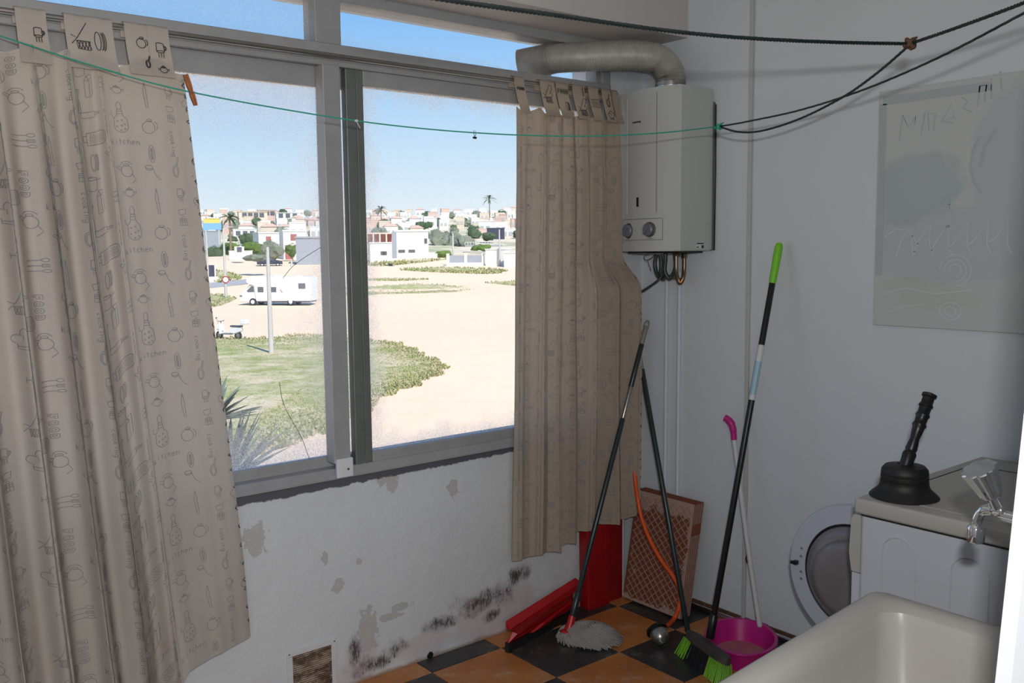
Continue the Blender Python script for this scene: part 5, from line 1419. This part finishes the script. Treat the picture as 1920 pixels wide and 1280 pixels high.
# low white boundary wall with gate hut
house((64.411,159.067,0.241,1.176,4.113,1.552), 'garden_wall', 'low white garden wall with small gate hut beside green bushes', 'render_white', 'flat', .05, .06, (), None, 'pane_dark', 'wall')
house((60.27,149.67,1.687,1.178,1.582,0.82), 'gate_hut', 'small white capped hut behind the low garden wall', 'render_white', 'flat', .05, .8, [(0, .5, .8, .8)], None, 'pane_dark', 'hut')
# ---- right of the post
house((81.221,137.04,-0.354,1.029,4.639,3.261), 'house', 'low white block with two small square windows at the post', 'render_white', 'flat', .12, .8, [(-.02, .48, .7, .6), (.06, .48, .7, .6)])
house((89.432,140.561,-0.012,0.998,6.153,5.074), 'house', 'tall white cubic house on the far side of the sand', 'render_white', 'flat', .05, .8, [(.42, .70, .5, .5), (.42, .62, .5, .5), (-.3, .3, 1.2, .5), (0, .3, 1.2, .5)])
house((77.019,126.527,1.838,1.017,0.779,2.601), 'building', 'narrow blue grey shaded wall left of the tall cubic house', 'render_grey_and_shade', 'flat', 0, .8)  # blue grey colour stands in for shade on this wall
house((92.468,139.374,0.043,0.98,2.953,0.885), 'garden_wall', 'low white wall to the right of the cubic house', 'render_white', 'flat', .05, .1, (), None, 'pane_dark', 'wall')
# unfinished structure: slab on columns
x, y, z, az, w_, h = (94.543,160.344,3.145,1.032,5.279,2.162)
us = root_at('unfinished_building', 'unfinished open concrete frame with red brick behind the low white block', 'building', frame(x, y, z, az))
lpart('roof_slab', MB().box((-w_ / 2, 0, h * .88), (w_ / 2, 5, h)), M['render_cream'], us)
lpart('brick_wall', MB().box((-w_ / 2, 3, 0), (w_ / 2, 3.3, h * .88)), M['shutter_red'], us)
for k in range(5): lpart('column', MB().box((-w_ / 2 + k * w_ / 4 - .15, 0, -2), (-w_ / 2 + k * w_ / 4 + .15, .3, h * .88)), M['render_cream'], us)
# fence wall with pillars and grey infill
x, y, z, az, w_, h = (86.777,120.222,-1.006,0.94,5.812,2.019)
fw_ = root_at('fence_wall', 'white fence wall with pillars and grey panels at the far right', 'wall', frame(x, y, z, az))
lpart('base_wall', MB().box((-w_ / 2, 0, -.5), (w_ / 2, .25, h * .25)), M['render_white'], fw_)
for k in (-.5, -.0, .5): lpart('pillar', MB().box((k * w_ - .25, -.05, -.5), (k * w_ + .25, .35, h)), M['render_white'], fw_)
for k in (-.25, .25): lpart('infill_panel', MB().box((k * w_ - w_ * .22, .06, h * .25), (k * w_ + w_ * .22, .16, h * .85)), M['render_grey_and_shade'], fw_)
house((89.909,116.283,-1.128,0.908,3.414,2.701), 'building', 'white walled enclosure right of the fence panels', 'render_white', 'flat', -.35, .7)
house((90.935,111.467,-1.285,0.883,4.717,2.305), 'building', 'white wall at the edge of the tan curtain beyond the sand', 'render_white', 'flat', 0, .3)
house((151.026,194.221,5.503,0.907,4.769,1.865), 'container', 'dark purple brown container on the slope at right', 'car_dark', 'flat', 0, .4, (), None, 'pane_dark', 'container')
house((172.421,228.23,7.351,0.921,3.349,1.829), 'house', 'white house just left of the dark container', 'render_white', 'flat', .1, .8, [(0, .5, 1.2, 1.2)])
x, y, z, az, w_, h = (118.146,156.437,2.315,0.92,8.095,0.92)
rl = root_at('railing_terrace', 'long dark edged terrace with railing posts on the slope', 'terrace', frame(x, y, z, az))
lpart('slab', MB().box((-w_ / 2, 0, 0), (w_ / 2, 4, h * .4)), M['render_grey_and_shade'], rl)
for k in range(14): lpart('post', MB().box((-w_ / 2 + w_ * k / 13 - .06, 0, h * .4), (-w_ / 2 + w_ * k / 13 + .06, .12, h)), M['concrete_pole'], rl)
lpart('rail', MB().box((-w_ / 2, 0, h), (w_ / 2, .12, h + .12)), M['concrete_pole'], rl)

# hillside town: small houses in rows up the slope
rnd = random.Random(21)
hill = 0
rows_ = ((262, 15), (290, 18), (322, 20), (358, 22), (398, 24), (440, 26), (484, 28), (535, 30))
A0_, A1_ = 49.5, 71.5
for row, (D, n) in enumerate(rows_):
    step = (A1_ - A0_) / n
    for k in range(n):
        azd = A0_ + step * (k + .5 + rnd.uniform(-.12, .12) + (.25 if row % 2 else -.25))
        if 5 <= row <= 6 and 63.3 < azd < 67.9: continue
        if row < 3 and azd > 68.6: continue
        if row < 3 and 54.0 < azd < 56.6 and rnd.random() < .7: continue
        DD = D + rnd.uniform(-6, 6); a = math.radians(azd)
        x, y = DD * math.cos(a), DD * math.sin(a); z = ter(x, y) - .5
        wdt = math.radians(step) * D * rnd.uniform(.50, .74); hh = rnd.uniform(3.4, 5.6)
        kind = rnd.random()
        wallm = 'render_white' if kind < .60 else ('render_cream' if kind < .88 else 'render_pink')
        rf = 'hip' if rnd.random() < .24 else 'flat'
        px = 380 + (69.54 - azd) / .032
        side = 'left of the window post' if px < 625 else ('by the tan curtain' if px > 930 else 'right of the window post')
        lev = ('at the foot of the hill', 'low on the hill', 'on the lower slope', 'below mid slope', 'halfway up the hill', 'above mid slope', 'high on the hill', 'on the skyline')[row]
        lab = 'small %s %s-roofed house %s, %s' % ({'render_white': 'white', 'render_cream': 'cream', 'render_pink': 'pinkish'}[wallm], 'terracotta' if rf == 'hip' else 'flat', lev, side)
        house((x, y, z, a, wdt, hh), 'hillside_house', lab, wallm, rf, rnd.uniform(-.25, .25), .7, [(-.25, .6, 1.1, 1.2), (.2, .6, 1.1, 1.2)], 'houses of the hillside town, ' + lev, 'pane_far')

# ---- trees and bushes
def ico(mb, c, r_, sub=2, amp=.25, sc3=1.0, sq=1.0, seed=0):
    rr_ = bmesh.ops.create_icosphere(mb.bm, subdivisions=sub, radius=1)
    for v in rr_['verts']:
        n_ = v.co.normalized(); k = 1 + amp * noise.noise(n_ * 2.2 * sc3 + Vector((seed, seed * .7, 0))) + amp * .6 * noise.noise(n_ * 5 + Vector((0, seed, 0)))
        v.co = Vector(c) + Vector((n_.x * k * r_, n_.y * k * r_, n_.z * k * r_ * sq))
def bush(bx, label, mat, trunk=True, group=None, name='bush', seed=0, wide=1):
    x, y, z, az, w_, h = bx
    o = root_at(name, label, 'tree' if trunk else 'bush', frame(x, y, z, az), group)
    rnd = random.Random(seed); b = MB()
    base = h * .18 if trunk else 0
    for k in range(6):
        r_ = w_ * rnd.uniform(.20, .32)
        ico(b, (rnd.uniform(-.28, .28) * w_, rnd.uniform(-.2, .2) * w_, base + (h - base) * rnd.uniform(.35, .62)), r_, 2, .5, 1.5, min(1.2, (h - base) * .42 / r_), seed + k)
    for k in range(420):
        a = rnd.uniform(0, 2 * PI); e = rnd.uniform(-.3, 1) * PI / 2; rx_ = w_ * .5 * rnd.uniform(.8, 1.02); rz = (h - base) * .5 * rnd.uniform(.8, 1.03)
        p = Vector((rx_ * math.cos(a) * math.cos(e), rx_ * .8 * math.sin(a) * math.cos(e), base + (h - base) * .5 + rz * math.sin(e)))
        s = w_ * .030
        q = [p + Vector((rnd.uniform(-s, s), rnd.uniform(-s, s), rnd.uniform(-s, s))) for _ in range(3)]
        b.bm.faces.new([b.bm.verts.new(v) for v in q])
    lpart('foliage', b, M[mat], o)
    if trunk:
        lpart('trunk', MB().tube([(0, 0, -.5), (.02 * w_, 0, h * .25), (0, 0, h * .5)], [w_ * .04, w_ * .03, w_ * .02], 8), M['trunk'], o)
    return o
bush((67.762,160.648,0.386,1.162,4.212,3.161), 'bright green round tree beside the low garden wall', 'leaf_green', True, seed=1)
bush((66.808,151.355,-0.068,1.146,3.855,3.772), 'grey green tree in front of the white house, above the dark car', 'leaf_grey', True, seed=2)
bush((69.864,149.19,-0.111,1.124,2.403,3.306), 'green shrub against the grey building, left of the post', 'leaf_green', True, seed=3)
bush((65.488,174.509,-0.112,1.202,3.392,3.127), 'dark green bush behind the street lamp at left', 'leaf_dark', False, seed=4)
bush((71.751,182.788,0.094,1.188,4.661,3.526), 'green bushes with yellow tips between lamp and garden wall', 'leaf_green', False, seed=5)
bush((88.415,213.774,3.311,1.172,5.02,2.855), 'dark hedge below the long white low building', 'leaf_dark', False, seed=6)
bush((52.058,123.825,0.326,1.161,3.417,0.997), 'low grey hedge in front of the bright round tree', 'leaf_grey', False, seed=7)
bush((128.769,185.812,0.42,0.961,8.75,5.808), 'large grey green thicket on the slope right of the cubic house', 'leaf_grey', False, seed=8)
bush((129.672,179.024,1.429,0.94,5.849,3.62), 'olive shrubs on the slope behind the fence wall', 'leaf_grey', False, seed=9)
bush((97.013,140.905,-0.124,0.963,3.229,1.611), 'small green bush left of the fence wall', 'leaf_green', False, seed=10)
bush((111.557,148.884,1.406,0.924,3.737,1.312), 'green shrubs below the terrace railing', 'leaf_green', False, seed=11)
bush((140.218,183.619,4.068,0.916,5.434,1.89), 'dark shrubs left of the dark container', 'leaf_dark', False, seed=12)
bush((164.139,246.425,8.064,0.98,3.095,2.912), 'dark tree above the cubic house', 'leaf_dark', True, seed=13)
rnd = random.Random(77)
rnd = random.Random(77)
for row, (D, n) in enumerate(rows_):
    step = (A1_ - A0_) / n
    for k in range(0, n, 2):
        azd = A0_ + step * (k + 1.0 + (.25 if row % 2 else -.25))
        DD = D - 12; a = math.radians(azd); x, y = DD * math.cos(a), DD * math.sin(a); ww = rnd.uniform(2.5, 5)
        px = 380 + (69.54 - azd) / .032
        side = 'left of the window post' if px < 625 else ('by the tan curtain' if px > 930 else 'right of the window post')
        lev = ('at the foot of the hill', 'low on the hill', 'on the lower slope', 'below mid slope', 'halfway up the hill', 'above mid slope', 'high on the hill', 'on the skyline')[row]
        mt_ = 'leaf_dark' if rnd.random() < .5 else 'leaf_grey'
        bush((x, y, ter(x, y) - .3, a, ww, ww * rnd.uniform(.7, 1.1)), '%s tree among houses %s, %s' % ('dark green' if mt_ == 'leaf_dark' else 'grey green', lev, side), mt_, True, 'trees among the hillside houses', seed=100 + k + row * 40, name='hillside_tree')
# palm by the lamp
def palm(p, H, label, R=1.8, seed=0):
    o = thing('palm_tree', label, 'palm', p)
    lpart('trunk', MB().tube([(0, 0, -.5), (.05, 0, H * .5), (0, 0, H)], [.28, .2, .22], 8), M['trunk'], o)
    rnd = random.Random(seed); b = MB()
    for k in range(26):
        a = rnd.uniform(0, 2 * PI); el = rnd.uniform(-.3, 1.2)
        d = Vector((math.cos(a) * math.cos(el), math.sin(a) * math.cos(el), math.sin(el)))
        pts = [Vector((0, 0, H)) + d * R * t_ - Vector((0, 0, R * .5 * t_ * t_)) for t_ in (0, .3, .6, .85, 1)]
        b.tube(pts, [.05, .16, .2, .13, .02], 5, True, .3)
    lpart('fronds', b, M['leaf_dark'], o)
palm((69.457,176.167,1.098), 7.5, 'palm tree rising above the bushes beside the street lamp', 2.2, 1)
palm((166.898,280.198,10.17), 6, 'tall dark palm on the skyline just right of the post', 3, 2)
palm((253.597,329.806,15.717), 9, 'palm on the skyline above the far right houses', 4, 3)

# poles
def pole(p, H, r_, label, name='utility_pole', lamp=False, extra=None):
    o = thing(name, label, 'pole', p)
    lpart('shaft', MB().tube([(0, 0, -.3), (0, 0, H * .5), (0, 0, H)], [r_ * 1.25, r_, r_ * .7], 10), M['concrete_pole'], o, 60)
    if lamp:
        lpart('lamp_arm', MB().tube([(0, 0, H - .05), (.5, -.1, H + .15), (1.1, -.2, H + .15)], .05, 6), M['concrete_pole'], o)
        lpart('lamp_head', MB().box((1.0, -.35, H + .05), (1.6, -.05, H + .2), .04), M['steel'], o)
    return o

pt_ = (16.812,41.315,-3.739); pole(pt_, (5.52), .11, 'slim grey concrete pole standing in the nearest grass')
p_ = (35.962,95.238,-3.436); sp = pole(p_, (7.619), .13, 'pale street lamp pole with round red sign left of the motorhome', 'street_lamp', True)
sg = Vector((35.986,95.229,-1.389)) - Vector(p_)
b = MB(); dv = (CAM - Vector(p_)); dv.z = 0; dv.normalize()
b.lathe(sg + dv * .2, dv, [(0, 0), (.38, 0), (.38, .03), (.30, .031)], 24, False); s_ = lpart('round_sign', b, M['red'], sp)
b = MB(); b.lathe(sg + dv * .225, dv, [(.28, 0), (.28, .015), (0, .015)], 24, False); lpart('sign_face', b, M['car_white'], s_)
pole((34.3,95.881,-3.447), (6.945), .10, 'thin street pole at the edge of the left curtain')
pole((85.499,121.919,-0.992), (5.361), .16, 'slim pale pole in front of the fence wall')
pole((90.107,115.332,-1.125), (5.975), .14, 'slim pole beside the tan curtain, far right of the view')
pole((64.306,138.05,-0.779), (1.052), .16, 'short pale post between the dark car and grey building')

# ---- vehicles
def wheel(root, x, y, r_, w_=.22):
    b = MB(); b.lathe((x, y, r_), (0, 1, 0), [(r_ * .55, -w_ / 2), (r_ * .92, -w_ / 2), (r_, -w_ * .3), (r_, w_ * .3), (r_ * .92, w_ / 2), (r_ * .55, w_ / 2)], 20); o = lpart('wheel', b, M['tyre'], root, 40)
    b = MB(); b.lathe((x, y, r_), (0, 1, 0), [(0, -w_ * .5), (r_ * .58, -w_ * .46), (r_ * .58, w_ * .46), (0, w_ * .5)], 16); lpart('rim', b, M['car_white'], o)
def vehicle_frame(front, rear, z):
    """+X towards the front, +Y to the far side, wheels' near side at y=0"""
    f, r_ = Vector((front[0], front[1], 0)), Vector((rear[0], rear[1], 0)); d = (f - r_).normalized()
    n_ = Vector((-d.y, d.x, 0))
    if n_.dot(CAM - f) > 0: n_ = -n_
    m_ = Matrix(((d.x, n_.x, 0, r_.x), (d.y, n_.y, 0, r_.y), (0, 0, 1, z), (0, 0, 0, 1)))
    return m_, (f - r_).length
fwp, rwp = (33.634,82.717,-3.644), (36.293,79.934,-3.656)
mf, wbse = vehicle_frame(fwp, rwp, ter(fwp[0], fwp[1]))
mh = thing('motorhome', 'white motorhome with overcab bed parked on the sand, nose to the left', 'motorhome'); mh.matrix_world = mf
b = MB()
sidep = [(-1.98, .42), (-2.02, 2.55), (-1.9, 2.78), (wbse - .6, 2.82), (wbse + .1, 2.80), (wbse + .55, 2.62), (wbse + .62, 2.30), (wbse + .35, 2.06), (wbse - .25, 2.00), (wbse - .35, .42)]
b.prism([(x, .0, z) for x, z in sidep], (0, 2.25, 0)); bmesh.ops.bevel(b.bm, geom=list(b.bm.edges), offset=.05, segments=2, affect='EDGES')
lpart('living_body', b, M['car_white'], mh, 30)
b = MB()
cabp = [(wbse - .4, .35), (wbse - .4, 2.02), (wbse + .20, 2.02), (wbse + .85, 1.40), (wbse + 1.25, 1.15), (wbse + 1.38, .85), (wbse + 1.38, .35)]
b.prism([(x, .12, z) for x, z in cabp], (0, 2.0, 0)); bmesh.ops.bevel(b.bm, geom=list(b.bm.edges), offset=.05, segments=2, affect='EDGES')
lpart('cab', b, M['car_white'], mh, 30)
b = MB(); b.prism([(wbse - .15, .105, 1.32), (wbse - .10, .105, 1.85), (wbse + .15, .105, 1.88), (wbse + .62, .105, 1.42), (wbse + .5, .105, 1.30)], (0, .03, 0)); lpart('cab_window', b, M['pane_dark'], mh)
b = MB(); b.prism([(wbse + .27, .25, 1.985), (wbse + .83, .25, 1.45), (wbse + .86, .25, 1.47), (wbse + .31, .25, 2.01)], (0, 1.75, 0)); lpart('windscreen', b, M['pane_dark'], mh)
b = MB(); b.box((wbse + 1.25, .3, .42), (wbse + 1.42, 1.95, .95), .05); lpart('grille', b, M['car_dark'], mh)
b = MB(); b.box((wbse + 1.1, .09, .85), (wbse + 1.36, .35, 1.02), .03); lpart('headlight', b, M['enamel_grey'], mh)
for (a, c_, e, f_) in ((wbse - 1.15, wbse - .55, 1.30, 1.82), (wbse - 2.45, wbse - 1.75, 1.30, 1.80), (-1.55, -.85, 1.62, 2.15)):
    b = MB(); b.box((a, -.03, e), (c_, .03, f_), .02); lpart('side_window', b, M['pane_dark'], mh)
b = MB(); b.prism([(.75, -.012, 1.25), (1.0, -.012, 1.55), (1.06, -.012, 1.55), (.82, -.012, 1.25)], (0, .01, 0)); lpart('red_stripe', b, M['red'], mh)
b = MB(); b.box((wbse - 2.6, .7, 2.81), (wbse - 1.9, 1.4, 2.95), .03); b.box((-1.0, .7, 2.78), (-.4, 1.3, 2.90), .03); lpart('roof_hatch', b, M['car_white'], mh)
b = MB(); b.box((-1.9, .1, .30), (wbse - .45, 2.1, .44)); lpart('underbody', b, M['car_dark'], mh)
for xx in (0, wbse):
    for yy in (.12, 2.1): wheel(mh, xx, yy, .36)
def car(front, rear, label, mat, name='car', van=False):
    m_, L_ = vehicle_frame(front, rear, ter(front[0], front[1]))
    o = thing(name, label, 'car'); o.matrix_world = m_
    k = L_
    b = MB(); low = [(-.8, .3), (-.85, .85), (-.5, .95), (k + .1, .95), (k + .75, .78), (k + .8, .3)]
    b.prism([(x, 0, z) for x, z in low], (0, 1.7, 0)); bmesh.ops.bevel(b.bm, geom=list(b.bm.edges), offset=.05, segments=2, affect='EDGES'); lpart('body', b, M[mat], o, 30)
    b = MB(); up_ = [(-.6, .93), (-.35, 1.42), (k * .55, 1.46), (k * .98, .93)]
    b.prism([(x, .1, z) for x, z in up_], (0, 1.5, 0)); lpart('cabin', b, M[mat], o)
    b = MB(); b.prism([(-.4, .085, .97), (-.25, .085, 1.36), (k * .52, .085, 1.39), (k * .82, .085, .97)], (0, .03, 0)); lpart('side_glass', b, M['pane_dark'], o)
    for xx in (0, k):
        for yy in (.1, 1.6): wheel(o, xx, yy, .32, .2)
fc = Vector((80.349,211.648,-0.332)); rc = Vector((78.885,212.211,-0.31))
car(fc, fc + (rc - fc).normalized() * 2.5, 'white car parked far off at the left curtain edge', 'car_white')
fc = Vector((62.566,139.573,-0.755)); rc = Vector((61.481,140.068,-0.737))
car(fc, fc + (rc - fc).normalized() * 2.5, 'dark blue car parked in front of the grey green tree', 'car_dark')
fc = Vector((44.245,120.166,-2.223)); rc = Vector((43.416,121.1,-2.216))
x, y, z, az, w_, h = (43.249,119.307,-2.321,1.209,1.641,2.224)
kb = root_at('kiosk', 'small white and dark kiosk board at the left curtain edge', 'kiosk', frame(x, y, z, az))
lpart('base', MB().box((-w_ / 2, 0, 0), (w_ * .7, 1, h * .3)), M['render_white'], kb); lpart('dark_board', MB().box((-w_ / 2, .2, h * .3), (w_ / 2, .5, h)), M['car_dark'], kb); lpart('frame', MB().box((w_ * .46, .15, h * .3), (w_ * .56, .55, h * 1.02)), M['render_white'], kb)
# scooter
fs, rs_ = (18.133,51.614,-3.717), (18.842,50.477,-3.72)
mf, wb2 = vehicle_frame(fs, rs_, ter(fs[0], fs[1]))
so = thing('scooter', 'white scooter with rear top box parked on the sand by the left curtain', 'scooter'); so.matrix_world = mf
for xx in (0, wb2):
    b = MB(); b.lathe((xx, 0, .25), (0, 1, 0), [(.14, -.05), (.22, -.055), (.25, -.02), (.25, .02), (.22, .055), (.14, .05)], 20); wv = lpart('wheel', b, M['tyre'], so, 40)
    b = MB(); b.lathe((xx, 0, .25), (0, 1, 0), [(0, -.04), (.15, -.03), (.15, .03), (0, .04)], 12); lpart('rim', b, M['steel'], wv)
b = MB(); b.prism([(-.30, -.13, .50), (-.30, -.13, .72), (.15, -.13, .78), (.50, -.13, .70), (.55, -.13, .38), (.2, -.13, .34)], (0, .26, 0)); bmesh.ops.bevel(b.bm, geom=list(b.bm.edges), offset=.04, segments=2, affect='EDGES'); lpart('rear_body', b, M['car_white'], so, 40)
b = MB(); b.box((.4, -.13, .30), (wb2 - .2, .13, .38), .02); lpart('footboard', b, M['enamel_grey'], so)
b = MB(); b.prism([(wb2 - .25, -.2, .35), (wb2 - .12, -.2, 1.05), (wb2 - .02, -.2, 1.02), (wb2 - .12, -.2, .35)], (0, .4, 0)); lpart('front_shield', b, M['car_white'], so)
b = MB(); b.prism([(wb2 - .28, -.07, .52), (wb2 + .22, -.07, .54), (wb2 + .1, -.07, .62), (wb2 - .2, -.07, .60)], (0, .14, 0)); lpart('front_mudguard', b, M['car_white'], so)
b = MB(); b.tube([(wb2, 0, .25), (wb2 - .14, 0, 1.1)], .03, 8); b.tube([(wb2 - .14, -.32, 1.12), (wb2 - .12, 0, 1.08), (wb2 - .14, .32, 1.12)], .02, 8); lpart('steering', b, M['car_dark'], so)
b = MB(); b.tube([(wb2 - .12, -.30, 1.1), (wb2 - .06, -.34, 1.3)], .01, 6); b.box((wb2 - .09, -.40, 1.28), (wb2 - .06, -.28, 1.36), .01); lpart('mirror', b, M['car_dark'], so)
b = MB(); b.box((-.28, -.14, .76), (.48, .14, .86), .03); lpart('seat', b, M['car_dark'], so)
b = MB(); b.box((-.68, -.2, .92), (-.28, .2, 1.22), .05); lpart('top_box', b, M['car_white'], so)
# spiky agave just outside below the window
def agave(p, R, label, n, seed, dirs):
    o = thing('agave', label, 'agave', p); rnd = random.Random(seed)
    for i in range(n):
        a = dirs[0] + (dirs[1] - dirs[0]) * rnd.random(); el = rnd.uniform(.25, 1.35)
        d = Vector((math.cos(a) * math.cos(el), math.sin(a) * math.cos(el), math.sin(el)))
        L_ = R * rnd.uniform(.75, 1.05)
        b = MB(); pts = [d * L_ * t_ + Vector((0, 0, -.10 * L_ * t_ * t_)) for t_ in (0, .3, .6, .85, 1)]
        b.tube(pts, [.022, .026, .02, .010, .001], 6, True, .35); lpart('leaf', b, M['agave'], o, 60)
M['agave'] = leafmat('agave_leaf', (.17, .20, .17), (.11, .13, .11))
pa = (-0.587,3.317,-0.076)
agave(pa, .62, 'grey green spiky yucca crown outside the lower left window corner', 60, 4, (0, 2 * PI))
agave(Vector((-0.554,3.626,0.306)), .42, 'upper spiky yucca crown poking past the left curtain edge', 46, 9, (0, 2 * PI))
for q_, lb_ in ((pa, 'rough trunk of the lower yucca outside the window'), ((-0.554,3.626,0.306), 'rough trunk of the upper yucca outside the window')):
    tag(obj('yucca_trunk', MB().tube([(q_[0], q_[1], -3.8), (q_[0], q_[1], q_[2])], [.14, .08], 10), M['trunk'], None, True), lb_, 'trunk')
